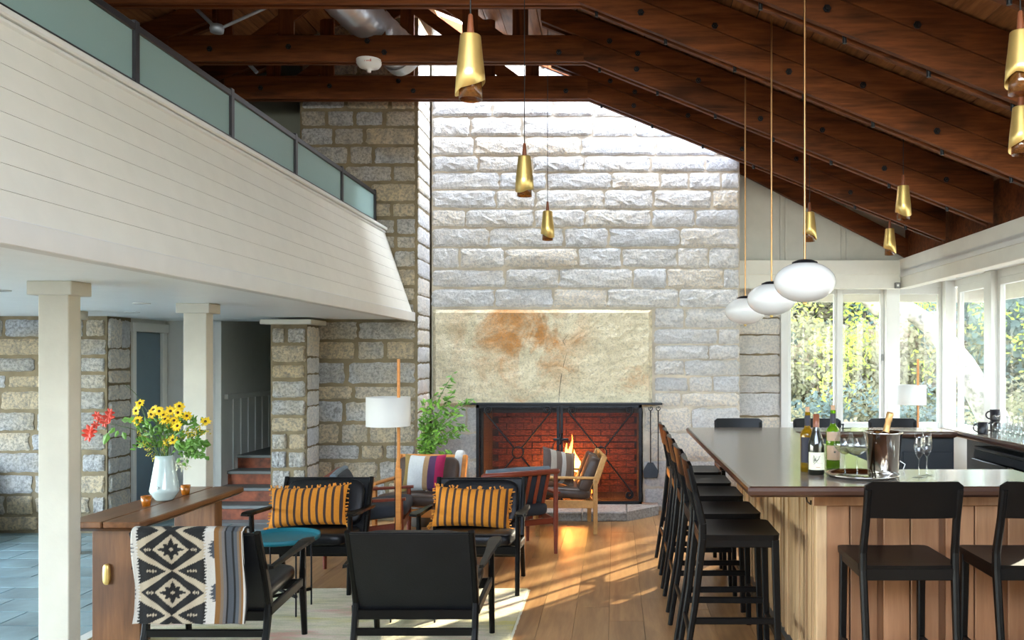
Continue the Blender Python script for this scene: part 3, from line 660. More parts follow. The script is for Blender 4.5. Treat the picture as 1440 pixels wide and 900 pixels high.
# --- roof deck: separate boards ---
cs = math.cos(math.atan(.4)); ang = math.atan(.4)
rf = struct('ceiling', box(-2.16, -2.10, Y0, 10.0, 5.53, 5.6), 'beam_x'); rf['label'] = 'dark stained board roof deck over the trusses'
bd = box(-.5, .5, -.5, .5, -.5, .5).mesh('roof_board', M['deck']); r = random.Random(4)
for side in (1, -1):
    for k in range(28):
        wd = .215; s_ = (k + .5) * wd; dx = s_ * cs
        x = -2.13 + side * dx
        if side == 1 and x > 3.7: continue
        if side == -1 and x < -7.7: continue
        z = deck_z(x) + .014; ye = 9.06 if (-2.0 < x < 1.25) else 10.06
        ycut = r.uniform(3.2, 7.4)
        for (ya, yb) in ((Y0, ycut), (ycut + .004, ye)):
            o = bpy.data.objects.new('roof_board', bd); C.objects.link(o); o.parent = rf
            o.location = (x, (ya + yb) / 2, z + r.uniform(0, .006)); o.rotation_euler = (0, side * ang, 0); o.scale = (wd - r.uniform(.003, .014), yb - ya, .028)
# outer roof skin keeps the sky out of the board gaps; roof light left open by the chimney
sk = MB()
for (xa, xb, ya, yb) in ((-2.13, 1.3, Y0, 9.06), (1.3, 3.8, Y0, 10.1), (-7.7, -2.13, Y0, 10.1)):
    sk.add([(xa, ya, deck_z(xa + (1e-6 if xa == -2.13 else 0)) + .05), (xb, ya, deck_z(xb) + .05), (xb, yb, deck_z(xb) + .05), (xa, yb, deck_z(xa + 1e-6) + .05)], [(0, 1, 2, 3)])
struct('roof', sk, 'floor_base')
sl = thing('roof_light', 'narrow glazed roof light above the chimney wall', 'skylight', (-.4, 9.27, 5.0)); sl['kind'] = 'structure'
obj('frame', MB().beam((-1.68, -.20, deck_z(-2.08) - 5 + .03), (1.68, -.20, deck_z(1.28) - 5 + .03), .03, .1).beam((-1.68, .27, deck_z(-2.08) - 5 + .03), (1.68, .27, deck_z(1.28) - 5 + .03), .03, .1), sl, 'beam_x')
# --- trusses ---
ZK = 4.354; XK = -.26; XL = -4.0
def truss(y, lab, idx):
    t = thing('roof_truss', lab, 'truss', (0, y, 0)); t['kind'] = 'structure'
    r = random.Random(idx); w_, gap = .045, .028
    for s_ in (-1, 1):
        yy = s_ * (gap / 2 + w_ / 2)
        obj('tie_beam', MB().box(XL - .7, XK + .72, yy - w_ / 2, yy + w_ / 2, ZK, ZK + .235, .006), t, 'beam_x')
        yy2 = s_ * (gap / 2 + w_ / 2 + .002)
        for (sd, xk) in ((1, XK), (-1, XL)):
            L = 3.62 if sd > 0 else 3.5
            for (dz, hh) in ((.0, .19), (.195, .205)):
                v = []; xa, xb = xk - sd * (.02 if dz == 0 else .4), xk + sd * L
                za = ZK + dz - .4 * sd * (xa - xk); zb = ZK + dz - .4 * abs(xb - xk)
                yo = yy2 + (s_ * .012 if dz == 0 else s_ * .022)
                for yv in (yo - w_ / 2, yo + w_ / 2):
                    v += [(xa, yv, za), (xb, yv, zb), (xb, yv, zb + hh), (xa, yv, za + hh)]
                f = [(0, 1, 2, 3), (7, 6, 5, 4), (0, 4, 5, 1), (1, 5, 6, 2), (2, 6, 7, 3), (3, 7, 4, 0)]
                obj('rafter_plank', MB().add(v, f), t, 'beam_x')
    for x in (-2.13, -2.95, -1.3, -3.5, -.85): # posts up to the deck
        o = obj('post', MB().box(x - .07, x + .07, -.013, .013, ZK + .02, deck_z(x) - .01), t, 'beam_z')
    for sd in (-1, 1): obj('brace', MB().beam((-2.13 + sd * .08, 0, ZK + .95), (-2.13 + sd * 1.1, 0, ZK + .2), .024, .13), t, 'beam_x')
    bl = MB(); pts = [(-.5, .07), (-.05, .17), (.2, .06), (-2.05, .07), (-2.2, .17), (-2.9, .12), (-3.6, .1)]
    for k in range(6): x = XK + .45 + k * .55; pts.append((x, (-.4 * (x - XK)) + .1 + .12 * (k % 2)))
    for (x, dz) in pts:
        for (a_, b_) in ((-.085, -.09), (-.09, -.105)):
            bl.tube([(x, a_, ZK + dz), (x, b_, ZK + dz)], .026 if a_ == -.085 else .014, 6)
    stuff(obj('bolts', bl, t, 'iron'))
    bl = MB()
    for k in range(7):
        x = XK + .12 + k * .52; bl.tube([(x, 0, ZK - .4 * (x - XK) - .03), (x, 0, ZK - .4 * (x - XK) + .05)], .014, 6)
    stuff(obj('rod_ends', bl, t, 'iron')); return t
for i, (y, lab) in enumerate(((8.75, 'dark timber roof truss farthest away, right before the chimney wall'), (7.66, 'second dark timber roof truss from the chimney, carrying the smoke detector'), (6.42, 'third dark timber roof truss from the chimney, its tie beam at the top edge'), (5.28, 'fourth dark timber roof truss from the chimney, sloping rafter seen at right'), (4.2, 'nearest dark timber roof truss, just cut by the top right corner'))): truss(y, lab, i)
# duct, conduit, detector
du = thing('air_duct', 'round galvanised spiral air duct up among the trusses', 'duct', (0, 0, 0)); m_ = MB()
a = Vector((-2.05, 8.15, 4.62)); b = Vector((-2.62, 6.6, 5.0)); dd = (a - b); n = 60; pts = [b + dd * (i / n) for i in range(n + 1)]
m_.tube(pts, [.185 + (.006 if i % 5 == 0 else 0) for i in range(n + 1)], 28); obj('spiral_pipe', m_, du, 'galv'); obj('collar', MB().tube([a - dd * .02, a + dd * .04], .2, 28), du, 'galv')
cd = thing('conduit', 'grey steel conduit forming a V under the roof boards', 'pipe', (0, 0, 0))
P = lambda px, py, d: ((px - 865) / 1200 * d, d, 1.7 - (py - 505) / 1200 * d)
obj('pipe', MB().tube([(-3.42, 6.95, 4.56), (-3.22, 6.9, 4.37)], .016, 8), cd, 'conduit'); obj('pipe', MB().tube([(-3.20, 6.9, 4.37), (-2.78, 7.0, 4.62)], .013, 8), cd, 'conduit'); obj('junction_box', MB().lathe([(0, .03), (.05, .03), (.055, 0), (.05, -.03), (0, -.03)], 16, (-3.22, 6.9, 4.37)), cd, 'conduit')
cd = thing('conduit', 'short stub of grey conduit behind the second truss', 'pipe', (0, 0, 0)); obj('pipe', MB().tube([(-3.55, 8.1, 4.58), (-3.40, 8.1, 4.42)], .018, 8), cd, 'conduit')
sd = thing('smoke_detector', 'white domed fire detector under the second roof truss', 'detector', (-2.195, 7.61, 4.354)); obj('dome', MB().lathe([(.105, 0), (.11, -.02), (.09, -.05), (.05, -.065), (.02, -.075), (.018, -.095), (0, -.097)], 28), sd, 'plastic')
obj('base', MB().lathe([(.11, .012), (.11, 0), (.1, 0)], 28), sd, 'plastic')
def text_mesh(s, size, mat, parent, loc, rot, name='lettering'):
    cu = bpy.data.curves.new(name, 'FONT'); cu.body = s; cu.size = size; cu.align_x = 'CENTER'; cu.extrude = .0008
    to = bpy.data.objects.new(name + '_tmp', cu); C.objects.link(to); dg = bpy.context.evaluated_depsgraph_get()
    me = bpy.data.meshes.new_from_object(to.evaluated_get(dg)); bpy.data.objects.remove(to); me.materials.clear(); me.materials.append(M[mat])
    o = obj(name, me, parent); o.location = loc; o.rotation_euler = rot; return o
text_mesh('FIRE', .035, 'red', sd, (.02, -.109, -.034), (R(70), 0, 0))
# --- hearth ---
hz = .10; hp = [(-1.78, 9.56), (-1.72, 8.96), (.13, 8.95), (.46, 9.3), (.46, 9.56)]
hs = struct('hearth', MB().add([(x, y, 0) for x, y in hp] + [(x, y, hz - .03) for x, y in hp], [(4, 3, 2, 1, 0), (5, 6, 7, 8, 9)] + [(i, (i + 1) % 5, 5 + (i + 1) % 5, 5 + i) for i in range(5)]), 'mortar_light')
r = random.Random(3)
for (x0, x1, y0, y1) in ((-1.73, -1.02, 8.94, 9.55), (-1.01, -.35, 8.93, 9.55), (-.34, .125, 8.93, 9.55)):
    obj('hearth_slab', box(x0, x1, y0, y1, .0 , hz + r.uniform(-.003, .003), .012), hs, 'hearth')
v = [(.13, 8.94), (.475, 9.3), (.475, 9.55), (.13, 9.55)]
obj('hearth_slab', MB().add([(x, y, 0) for x, y in v] + [(x, y, hz) for x, y in v], [(4, 5, 6, 7), (0, 1, 5, 4), (1, 2, 6, 5), (2, 3, 7, 6), (3, 0, 4, 7)]), hs, 'hearth')
# --- outdoors ---
gd = struct('ground', MB().add([(-60, -40, -.4), (80, -40, -.4), (80, 14, -.4), (-60, 14, -.4), (-60, 40, -4), (80, 40, -4), (-60, 95, 9), (100, 95, 9)], [(0, 1, 2, 3), (3, 2, 5, 4), (4, 5, 7, 6)]), 'grass')
struct('ground_bounce_slab', box(-14, 12, -14, 12.5, -.42, -.12), 'bounce_slab')  # added outside the windows to throw sunlight up indoors
def leaf_cloud(seed, n, s):
    r = random.Random(seed); mb = MB(); lobes = [(r.uniform(-.6, .6), r.uniform(-.6, .6), r.uniform(-.5, .7), r.uniform(.35, .6)) for _ in range(9)]
    for _ in range(n):
        lx, ly, lz, lr = r.choice(lobes); v = Vector((r.gauss(0, 1), r.gauss(0, 1), r.gauss(0, 1))).normalized() * lr * r.uniform(.75, 1.05)
        c = Vector((lx, ly, lz)) + v; a = Vector((r.uniform(-1, 1), r.uniform(-1, 1), r.uniform(-1, 1))).normalized() * s; b = a.orthogonal().normalized() * s * .6
        mb.add([c - a, c + b, c + a, c - b], [(0, 1, 2, 3)])
    return mb
CL = [[leaf_cloud(s, 6500, .034).mesh('foliage', M['fol%d' % k]) for s in (k * 2, k * 2 + 1)] for k in range(3)]
trunk = MB().tube([(0, 0, 0), (.1, 0, 1.5), (0, .1, 3)], [.16, .12, .06], 8).mesh('trunk', M['bark'])
kinds = ['yellow autumn tree on the hillside beyond the windows', 'blue green tree on the hillside beyond the windows', 'russet autumn tree on the hillside beyond the windows']
r = random.Random(12)
for i in range(46):
    row = i % 4; d = (20, 27, 36, 50)[row] + r.uniform(-2, 2); t_ = .13 + .40 * ((i // 4) + r.random()) / 12; k = r.choice((0, 0, 1, 1, 2, 0))
    size = (1.9, 2.7, 4.0, 6.0)[row] * r.uniform(.85, 1.2); zc = (-1.2, -.3, 2.0, 5.5)[row] + r.uniform(-.5, .5)
    tr = thing('tree', kinds[k], 'tree', (t_ * d, d, zc - size * 1.3), group='trees on the hillside: ' + kinds[k].split(' tree')[0])
    o = obj('foliage', CL[k][i % 2], tr); o.scale = (size, size, size); o.location = (0, 0, size * 1.3); stuff(o); o.rotation_euler = (0, 0, r.uniform(0, 6))
    o = obj('trunk', trunk, tr); o.scale = (size * .5, size * .5, size * .45)
for i, (x_, y_, s_) in enumerate(((15, 22, 4.2), (20, 16, 5.0), (16.5, 9, 4.0), (19, 3, 4.4), (13, 27, 4.4), (24, 24, 7), (28, 9, 7))):
    tr = thing('tree', 'yellow green tree seen through the right-hand windows', 'tree', (x_, y_, -1.6), group='trees beyond the right-hand windows')
    o = obj('foliage', CL[i % 3][i % 2], tr); o.scale = (s_, s_, s_); o.location = (0, 0, s_ * .9); stuff(o); o = obj('trunk', trunk, tr); o.scale = (s_ * .4, s_ * .4, s_ * .35)
nt = thing('tree', 'near lichen-barked tree with lime leaves outside the far window', 'tree', (6.2, 14.6, -.4))
obj('trunk', MB().tube([(.6, .2, 0), (.3, .1, 1.1), (-.25, 0, 2.0), (-.72, 0, 2.62), (-1.2, -.1, 2.92), (-1.8, -.2, 2.95), (-2.2, -.2, 3.3)], [.32, .26, .21, .18, .15, .12, .07], 12), nt, 'bark')
obj('branch', MB().tube([(-.6, 0, 2.5), (-.55, -.1, 3.2), (-.8, -.1, 4.0)], [.1, .08, .05], 8), nt, 'bark')
mb = MB(); r = random.Random(8)
for (lx, ly, lz, lr, n) in ((-2.3, -.2, 2.3, .55, 330), (-2.0, 0, 3.1, .5, 200), (-1.0, .1, 3.2, .5, 260), (-.8, 0, 2.0, .35, 60), (-3.1, -.2, 3.2, .5, 220), (-2.5, -.2, 1.7, .35, 120), (.1, 0, 3.1, .5, 160), (1.2, 0, 2.6, .8, 300), (3, -3, 2.2, .9, 300), (3.4, -5.5, 2.5, 1, 300)):
    for _ in range(n):
        c = Vector((lx, ly, lz)) + Vector((r.gauss(0, .5), r.gauss(0, .4), r.gauss(0, .5))) * lr
        a = Vector((r.uniform(-1, 1), r.uniform(-1, 1), r.uniform(-1, .2))).normalized() * .05; b = a.orthogonal().normalized() * .026
        mb.add([c - a, c + b, c + a, c - b], [(0, 1, 2, 3)])
stuff(obj('foliage', mb, nt, 'fol3'))
# ================= FURNITURE =================
def solid(pts, y0, y1):
    """prism from an XZ outline"""
    n = len(pts); return [(x, y0, z) for x, z in pts] + [(x, y1, z) for x, z in pts], [list(range(n)), list(range(2 * n - 1, n - 1, -1))] + [[i, n + i, n + (i + 1) % n, (i + 1) % n] for i in range(n)]
# --- black leather lounge chair (faces +Y) ---
def lounge(lab, loc, rz, group='black lounge chairs round the rug'):
    t = thing('lounge_chair', lab, 'lounge chair', loc, rz, group)
    for s in (-1, 1):
        # rear leg sweeps up into the back post
        m = MB(); P_ = [(.335 * s, -.30, 0), (.335 * s, -.235, .20), (.335 * s, -.20, .34), (.335 * s, -.245, .48), (.335 * s, -.36, .765)]; W_ = [.030, .040, .052, .044, .034]
        for i in range(4): m.beam(P_[i], P_[i + 1], .034, W_[i], (0, 1, 0), .008, .034, W_[i + 1])
        obj('leg', m, t, 'black')
        m = MB(); m.beam((.355 * s, .29, 0), (.355 * s, .255, .30), .032, .030, (0, 1, 0), .009, .036, .046).beam((.355 * s, .255, .30), (.355 * s, .265, .575), .036, .046, (0, 1, 0), .009, .030, .036); obj('leg', m, t, 'black')
        # paddle arm
        pts = []; ax = .365 * s
        prof = [(-.275, .014, .545), (-.20, .020, .55), (-.05, .024, .558), (.10, .033, .568), (.22, .046, .578), (.29, .044, .58), (.335, .026, .578)]
        vs = []
        for (y, hw, z) in prof:
            o_ = .012 * s
            vs += [(ax + o_ - hw, y, z), (ax + o_ + hw, y, z + .004), (ax + o_ + hw * .8, y, z + .020), (ax + o_ - hw * .8, y, z + .018)]
        fs = [(3, 2, 1, 0), tuple(len(vs) - 4 + k for k in range(4))]
        for i in range(len(prof) - 1):
            for k in range(4): fs.append([i * 4 + k, i * 4 + (k + 1) % 4, i * 4 + 4 + (k + 1) % 4, i * 4 + 4 + k])
        obj('arm', MB().add(vs, fs), t, 'black')
        obj('seat_rail', MB().beam((.345 * s, -.215, .30), (.352 * s, .27, .345), .026, .055, (0, 0, 1), .006), t, 'black')
    obj('front_rail', MB().beam((-.35, .26, .325), (.35, .26, .325), .026, .06), t, 'black'); obj('rear_rail', MB().beam((-.33, -.215, .275), (.33, -.215, .275), .026, .055), t, 'black')
    obj('stretcher', MB().beam((-.33, -.243, .185), (.33, -.243, .185), .022, .042), t, 'black')
    # slung leather back, padded on the sitter side
    bk = MB(); n = 14; vs = []
    for j in range(9):
        f = j / 8; z = .275 + f * .485; y = -.20 - max(-.03, z - .34) * .385
        for i in range(n + 1):
            u = i / n * 2 - 1; vs.append((u * .322, y - .012 - .018 * (1 - u * u) * math.sin(f * math.pi), z))
    fs = [[j * (n + 1) + i, j * (n + 1) + i + 1, (j + 1) * (n + 1) + i + 1, (j + 1) * (n + 1) + i] for j in range(8) for i in range(n)]; N_ = len(vs)
    vs2 = [(x, y + .016, z) for x, y, z in vs]
    bk.add(vs, fs, True).add(vs2, [f[::-1] for f in fs], True); bk.beam((-.322, -.365, .757), (.322, -.365, .757), .026, .012, (0, 0, 1)); obj('back_sling', bk, t, 'leather')
    tilt = Matrix.Rotation(R(21), 4, 'X')
    obj('back_cushion', MB().pad((0, -.255, .585), (.61, .085, .36), .28, 12, tilt), t, 'leather')
    obj('seat_cushion', MB().pad((0, .055, .385), (.63, .50, .10), .25, 12, Matrix.Rotation(R(4), 4, 'X')), t, 'leather')
    return t
lounge('black lounge chair facing away in the middle foreground, bare leather back', (-1.115, 4.985, 0), 0)
lounge('black lounge chair facing away at lower left under the patterned blanket', (-2.265, 4.96, 0), 0)
lounge('black lounge chair facing the camera with an orange striped pillow, beside the teal table', (-2.265, 6.41, 0), math.pi)
lounge('black lounge chair facing the camera with an orange striped pillow, in front of the fireplace', (-1.055, 6.39, 0), math.pi)
# --- pillows ---
def tassels(w, h, seed):
    r = random.Random(seed); m = MB()
    for k in range(64):
        u = r.random()
        if k < 30: p = Vector(((u - .5) * w, 0, h / 2 * (.90 + .10 * abs(2 * u - 1) ** 2))); d = Vector((r.uniform(-.6, .6), r.uniform(-.6, .3), 1))
        else:
            sd = 1 if k % 2 else -1; p = Vector((sd * w / 2 * (.93 + .07 * abs(2 * u - 1) ** 2), 0, (u - .5) * h)); d = Vector((sd, r.uniform(-.5, .5), r.uniform(-.8, .5)))
        d.normalize(); L = r.uniform(.012, .026); m.beam(p, p + d * L, .007, .007, (.3, 1, .2), .002, .010, .010)
    for sx in (-1, 1):
        for q in range(5):
            p = Vector((sx * w * .49, 0, -h * .47)); d = Vector((sx * r.uniform(.2, 1), r.uniform(-.6, .6), -r.random())).normalized(); m.beam(p, p + d * .035, .008, .008, (.3, 1, .2), .002, .013, .012)
    return m
def pillow(name, lab, mat, loc, w, h, th, lean, rz, roll=0, fr=0, group=None):
    t = thing(name, lab, 'cushion', loc, rz, group)
    o = obj('cover', MB().pillow(w, h, th), t, mat); o.rotation_euler = (R(lean), R(roll), 0); o.location = (0, 0, h / 2 * .96)
    if fr:
        f = stuff(obj('fringe', tassels(w, h, fr), t, 'fringe')); f.rotation_euler = o.rotation_euler; f.location = o.location
    return t
pillow('striped_pillow', 'orange and brown striped lumbar pillow with tassels on the chair beside the teal table', 'orangestripe', (-2.335, 6.50, .43), .60, .31, .17, -19, 0, -3, 5, 'orange striped pillows')
pillow('striped_pillow', 'orange and brown striped lumbar pillow with tassels on the chair in front of the fireplace', 'orangestripe', (-1.085, 6.48, .425), .60, .31, .17, -19, 0, 2, 9, 'orange striped pillows')
# --- wooden armchairs (face +Y) ---
def armchair(name, lab, wm, cm, loc, rz, slats=False, slab_arm=True, round_top=False, frame_h=.075, top=.755, cush=True, seatlift=0, rail='flat'):
    t = thing(name, lab, 'armchair', loc, rz)
    for s in (-1, 1):
        if round_top:
            obj('leg', MB().tube([(.33 * s, -.30, 0), (.33 * s, -.30, .30), (.33 * s, -.30, .70)], [.015, .023, .019], 10), t, wm); obj('leg', MB().tube([(.33 * s, .30, 0), (.33 * s, .30, .30), (.33 * s, .30, .54)], [.015, .023, .019], 10), t, wm)
            obj('arm', MB().beam((.34 * s, -.31, .53), (.345 * s, .34, .555), .06, .022, (0, 0, 1), .009), t, wm)
            obj('seat_rail', MB().beam((.33 * s, -.30, .27), (.33 * s, .30, .33), .024, .06, (0, 0, 1), .006), t, wm)
        else:
            obj('leg', MB().beam((.33 * s, -.27, 0), (.33 * s, -.27, .52), .042, .042, (0, 1, 0), .005).beam((.33 * s, -.27, .50), (.33 * s, -.36, top), .042, .055, (0, 1, 0), .005), t, wm); obj('leg', MB().beam((.33 * s, .29, 0), (.33 * s, .29, .54), .042, .042, (0, 1, 0), .005), t, wm)
            obj('arm', MB().beam((.335 * s, -.29, .545), (.335 * s, .335, .565), .062 if slab_arm else .035, .024, (0, 0, 1), .007), t, wm)
            obj('seat_rail', MB().beam((.33 * s, -.27, .29), (.33 * s, .29, .305), .026, frame_h, (0, 0, 1), .004), t, wm)
    obj('front_rail', MB().beam((-.32, .29, .305), (.32, .29, .305), .026, frame_h), t, wm); obj('rear_rail', MB().beam((-.32, -.27, .285), (.32, -.27, .285), .026, .05), t, wm)
    bx = -.30 if round_top else -.36
    if round_top:
        obj('top_rail', MB().tube([(-.36, bx - .01, .72), (-.345, bx - .01, .72), (.345, bx - .01, .72), (.36, bx - .01, .72)], [.012, .024, .024, .012], 10), t, wm)
        for k in range(7):
            x = -.26 + k * .087; obj('slat', MB().beam((x, bx, .70), (x, -.12, .29), .032, .012, (0, 1, 0), .003), t, wm)
    else:
        obj('top_rail', MB().beam((-.345, bx, top - .02), (.345, bx, top - .02), .026, .06), t, wm)
        for k in range(5): obj('slat', MB().beam((-.22 + k * .11, bx, top - .04), (-.22 + k * .11, -.17, .30), .04, .012, (0, 1, 0), .003), t, wm)
    tilt = Matrix.Rotation(R(22), 4, 'X')
    if round_top:
        obj('back_cushion', MB().pad((0, -.16, .545), (.60, .075, .42), .25, 10, tilt), t, cm)
        obj('cushion_roll', MB().tube([(-.29, -.245, .735), (0, -.25, .742), (.29, -.245, .735)], .028, 10), t, 'palecloth')
    else:
        obj('back_cushion', MB().pad((-.145, -.215, .555), (.30, .12, .40), .25, 10, tilt), t, cm); obj('back_cushion', MB().pad((.150, -.215, .555), (.30, .12, .40), .25, 10, tilt), t, cm)
    obj('seat_cushion', MB().pad((0, .06, .40 + seatlift), (.62, .58, .115), .22, 12, Matrix.Rotation(R(5), 4, 'X')), t, cm)
    return t
armchair('armchair', 'honey-orange wood armchair with brown leather, magenta striped pillow on it', 'orangewood', 'brownleather', (-1.83, 8.02, 0), math.pi + R(-6))
armchair('armchair', 'pale oak armchair with brown leather cushions right before the fire', 'oakchair', 'brownleather', (-.50, 8.58, 0), R(97), slab_arm=False)
armchair('armchair', 'red teak slat-back armchair seen from behind, right of the orange pillow chair', 'redwood', 'slatecloth', (-.955, 7.56, 0), R(30), slats=True, round_top=True)
armchair('armchair', 'red teak armchair with slate seat cushion turned sideways behind the floor lamp', 'redwood', 'slatecloth', (-2.10, 7.28, 0), R(-82), slats=True, round_top=True, seatlift=.03)
pillow('striped_pillow', 'cream, brown, purple and magenta striped square pillow', 'multistripe', (-1.79, 7.99, .46), .40, .36, .15, -18, R(-6))
pillow('striped_pillow', 'taupe and beige striped pillow on the pale oak armchair', 'beigestripe', (-.56, 8.45, .46), .38, .36, .14, -20, R(32), 14)
fur = thing('sheepskin', 'small white sheepskin hung over the corner of the honey-orange armchair', 'throw', (-1.52, 8.37, .60))
obj('fleece', MB().pad((0, 0, .06), (.10, .12, .30), .5, 8), fur, 'shade')
bs = thing('side_table', 'low dark blue side table between the black chair and the honey-orange armchair', 'side table', (-2.56, 7.95, 0)); bs2 = obj('table_top', box(-.16, .16, -.16, .16, .44, .47, .008), bs, 'leather')
for a_ in (-1, 1):
    for b_ in (-1, 1): obj('leg', box(a_ * .13 - .015, a_ * .13 + .015, b_ * .13 - .015, b_ * .13 + .015, 0, .44, .003), bs, 'leather')
# --- blanket ---
def blanket_col(x, y):
    # x,y in the print's own units (about 820 wide, 715 high)
    K = (.005, .0045, .0045); CR = (.42, .35, .25); WH = (.58, .55, .50); GR = (.06, .068, .08); BN = (.19, .085, .018); tri = lambda q: abs((q % 1) * 2 - 1)
    if x > 610:
        for lim, c in ((650, BN), (672, (.17, .12, .08)), (692, (.13, .12, .12)), (706, K), (742, GR), (758, K), (790, GR), (806, (.15, .11, .08)), (822, BN), (836, WH)):
            if x < lim: return c
        return K
    cx = 290; a = abs(x - cx) / 290; v = ((y - 145) / 337 + .5) % 1 - .5; av = abs(v)
    if a > 1.13 and x > cx: return BN
    s = a / .47 + av / .34
    edge = .84 + .07 * tri((y + 0) / 24)
    if a > edge:
        g = .93 + .10 * tri(y / 30) + .20 * abs(v) ** .8
        if a > g and av < .20: return GR
        return WH
    if s < 1:
        st_ = .47 + .30 * tri(math.atan2(v * 1.35, a) * 8 / (2 * math.pi) + .0)
        if s < .13: return CR
        return K if s < st_ else CR
    if av < .50 - .60 * a:
        if .50 < a < .68 and av < .045 and tri(x / 15) > av / .045: return CR
        return K
    if (.5 - av) > .42 * (a - .13): return CR
    if abs(av - .5) < .05 and .38 < a < .66 and tri(a * 290 / 20) > abs(av - .5) / .04: return CR
    return K
bl = thing('blanket', 'black, cream and brown geometric woven blanket over a black chair back', 'blanket', (-2.265, 4.96, 0))
nu, nv = 150, 150; mb = MB(); vs = []; cols = []
xa, xb = -.315, .285
def bpath(s):   # s from 0 (lower rear hem) up and over to the front
    if s < .50: return (-.402 + .020 * math.sin(s * 9) * (1 - s), .285 + s * 1.0)
    if s < .56: t_ = (s - .50) / .06 * math.pi; return (-.372 - .030 * math.cos(t_), .785 + .016 * math.sin(t_))
    return (-.342 + (s - .56) * .36, .785 - (s - .56) * .93)
for layer, off in ((0, 0), (1, .012)):
    for j in range(nv + 1):
        s = j / nv * .80; y, z = bpath(s)
        for i in range(nu + 1):
            u = i / nu; x = xa + (xb - xa) * u; wv = .004 * math.sin(u * 16 + s * 4) + .003 * math.sin(u * 37)
            yy = y + (wv if s < .5 else 0) + (off if s < .5 else -0.0); zz = z - (off if .5 <= s < .56 else 0)
            if s >= .56: yy -= off
            vs.append((x + (.008 * math.sin(s * 12) if i in (0, nu) else 0), yy, zz))
W = nu + 1; N1 = (nu + 1) * (nv + 1); fs = []
for q in (0, 1):
    for j in range(nv):
        for i in range(nu): a = q * N1 + j * W + i; f = [a, a + 1, a + W + 1, a + W]; fs.append(f if q == 0 else f[::-1])
for j in range(nv): fs.append([j * W, (j + 1) * W, N1 + (j + 1) * W, N1 + j * W]); fs.append([j * W + nu, N1 + j * W + nu, N1 + (j + 1) * W + nu, (j + 1) * W + nu])
for i in range(nu): fs.append([i, N1 + i, N1 + i + 1, i + 1])
mb.add(vs, fs, True); bo = obj('cloth', mb, bl, 'blanket'); me = bo.data; ca = me.color_attributes.new('print', 'FLOAT_COLOR', 'POINT')
buf = []
for q in (0, 1):
    for j in range(nv + 1):
        for i in range(nu + 1):
            u = i / nu; s = j / nv * .80; c = blanket_col(u * 836, 715 - s / .5 * 715 if s < .5 else (s - .5) * 1430); buf += [*c, 1]
ca.data.foreach_set('color', buf)
# --- tray tables ---
def tray(lab, loc, grp='round tray tables on the rug'):
    t = thing('tray_table', lab, 'side table', loc, 0, grp)
    obj('tray', MB().lathe([(0, .488), (.222, .488), (.230, .492), (.238, .512), (.243, .512), (.240, .486), (.228, .478), (0, .478)], 40), t, 'teal')
    for k in range(4):
        an = R(45 + 90 * k); x, y = .20 * math.cos(an), .20 * math.sin(an); obj('leg', MB().tube([(x, y, 0), (x, y, .48)], .006, 8), t, 'iron')
    for k in range(2): an = R(45 + 90 * k); x, y = .20 * math.cos(an), .20 * math.sin(an); obj('cross_bar', MB().beam((-x, -y, .11 + .022 * k), (x, y, .11 + .022 * k), .02, .02), t, 'black')
    return t
tray('round teal tray table right of the blanket chair', (-2.235 - .0, 5.74, .008)); tray('round teal tray table hidden behind the bare black chair back', (-1.30, 5.62, .008))
# --- console table ---
ct = thing('console_table', 'long walnut trestle table beside the cream columns', 'console table', (-2.96, 5.62, 0))
tb = MB(); n_ = 1
for (xa_, xb_) in ((-.225, -.004), (.004, .22)):
    tb.box(xa_, xb_, -.70, .68, .722, .76, .006)
obj('tabletop', tb, ct, 'walnut')
obj('edge_bevel', MB().add([(-.225, -.70, .722), (.22, -.70, .722), (.22, .68, .722), (-.225, .68, .722), (-.18, -.66, .70), (.18, -.66, .70), (.18, .64, .70), (-.18, .64, .70)], [(0, 1, 5, 4), (1, 2, 6, 5), (2, 3, 7, 6), (3, 0, 4, 7), (4, 5, 6, 7)]), ct, 'walnut')
for y in (-.50, .44):
    obj('trestle_leg', MB().box(-.135, .155, y - .075, y - .045, 0, .70, .006).box(-.07, .15, y - .045, y + .05, 0, .70, .01), ct, 'walnut_z')
obj('stretcher', box(-.02, .02, -.57, .60, .36, .46, .006), ct, 'walnut')
obj('wedge_key', MB().pad((-.04, -.585, .43), (.045, .035, .125), .8, 10), ct, 'brass')
# --- vase, bouquet, tea lights ---
vz = (-3.0, 5.68, .76); vs_ = thing('vase', 'pale celadon bottle-shaped vase with yellow flowers in it', 'vase', vz)
obj('body', MB().lathe([(0, .002), (.052, .002), (.060, .012), (.088, .055), (.092, .068), (.088, .085), (.058, .27), (.055, .30), (.051, .30), (.053, .27), (.082, .085), (.05, .02), (0, .02)], 40), vs_, 'ceramic')
obj('medallion', MB().lathe([(0, .006), (.008, .005), (.010, 0)], 14), vs_, 'ceramic').matrix_local = Matrix.Translation((.005, -.089, .095)) @ Matrix.Rotation(R(90), 4, 'X')
bq = thing('flower_bouquet', 'loose bouquet of golden daisies, goldenrod and scarlet leaves', 'flowers', (vz[0], vz[1], vz[2] + .30))
r = random.Random(21); S_ = 5.68 / 1200
def fp(px, py, dy=0): return Vector(((px - 231) * S_, dy, (640 - py) * S_ + .0))
heads = [(205, 566), (189, 572), (196, 577), (200, 590), (217, 576), (214, 582), (223, 591), (232, 577), (237, 582), (240, 588), (236, 600), (249, 599), (248, 573), (251, 571), (246, 577), (258, 579), (267, 584), (260, 597), (285, 593), (238, 621), (250, 617), (241, 592), (252, 590)]
pet = MB()
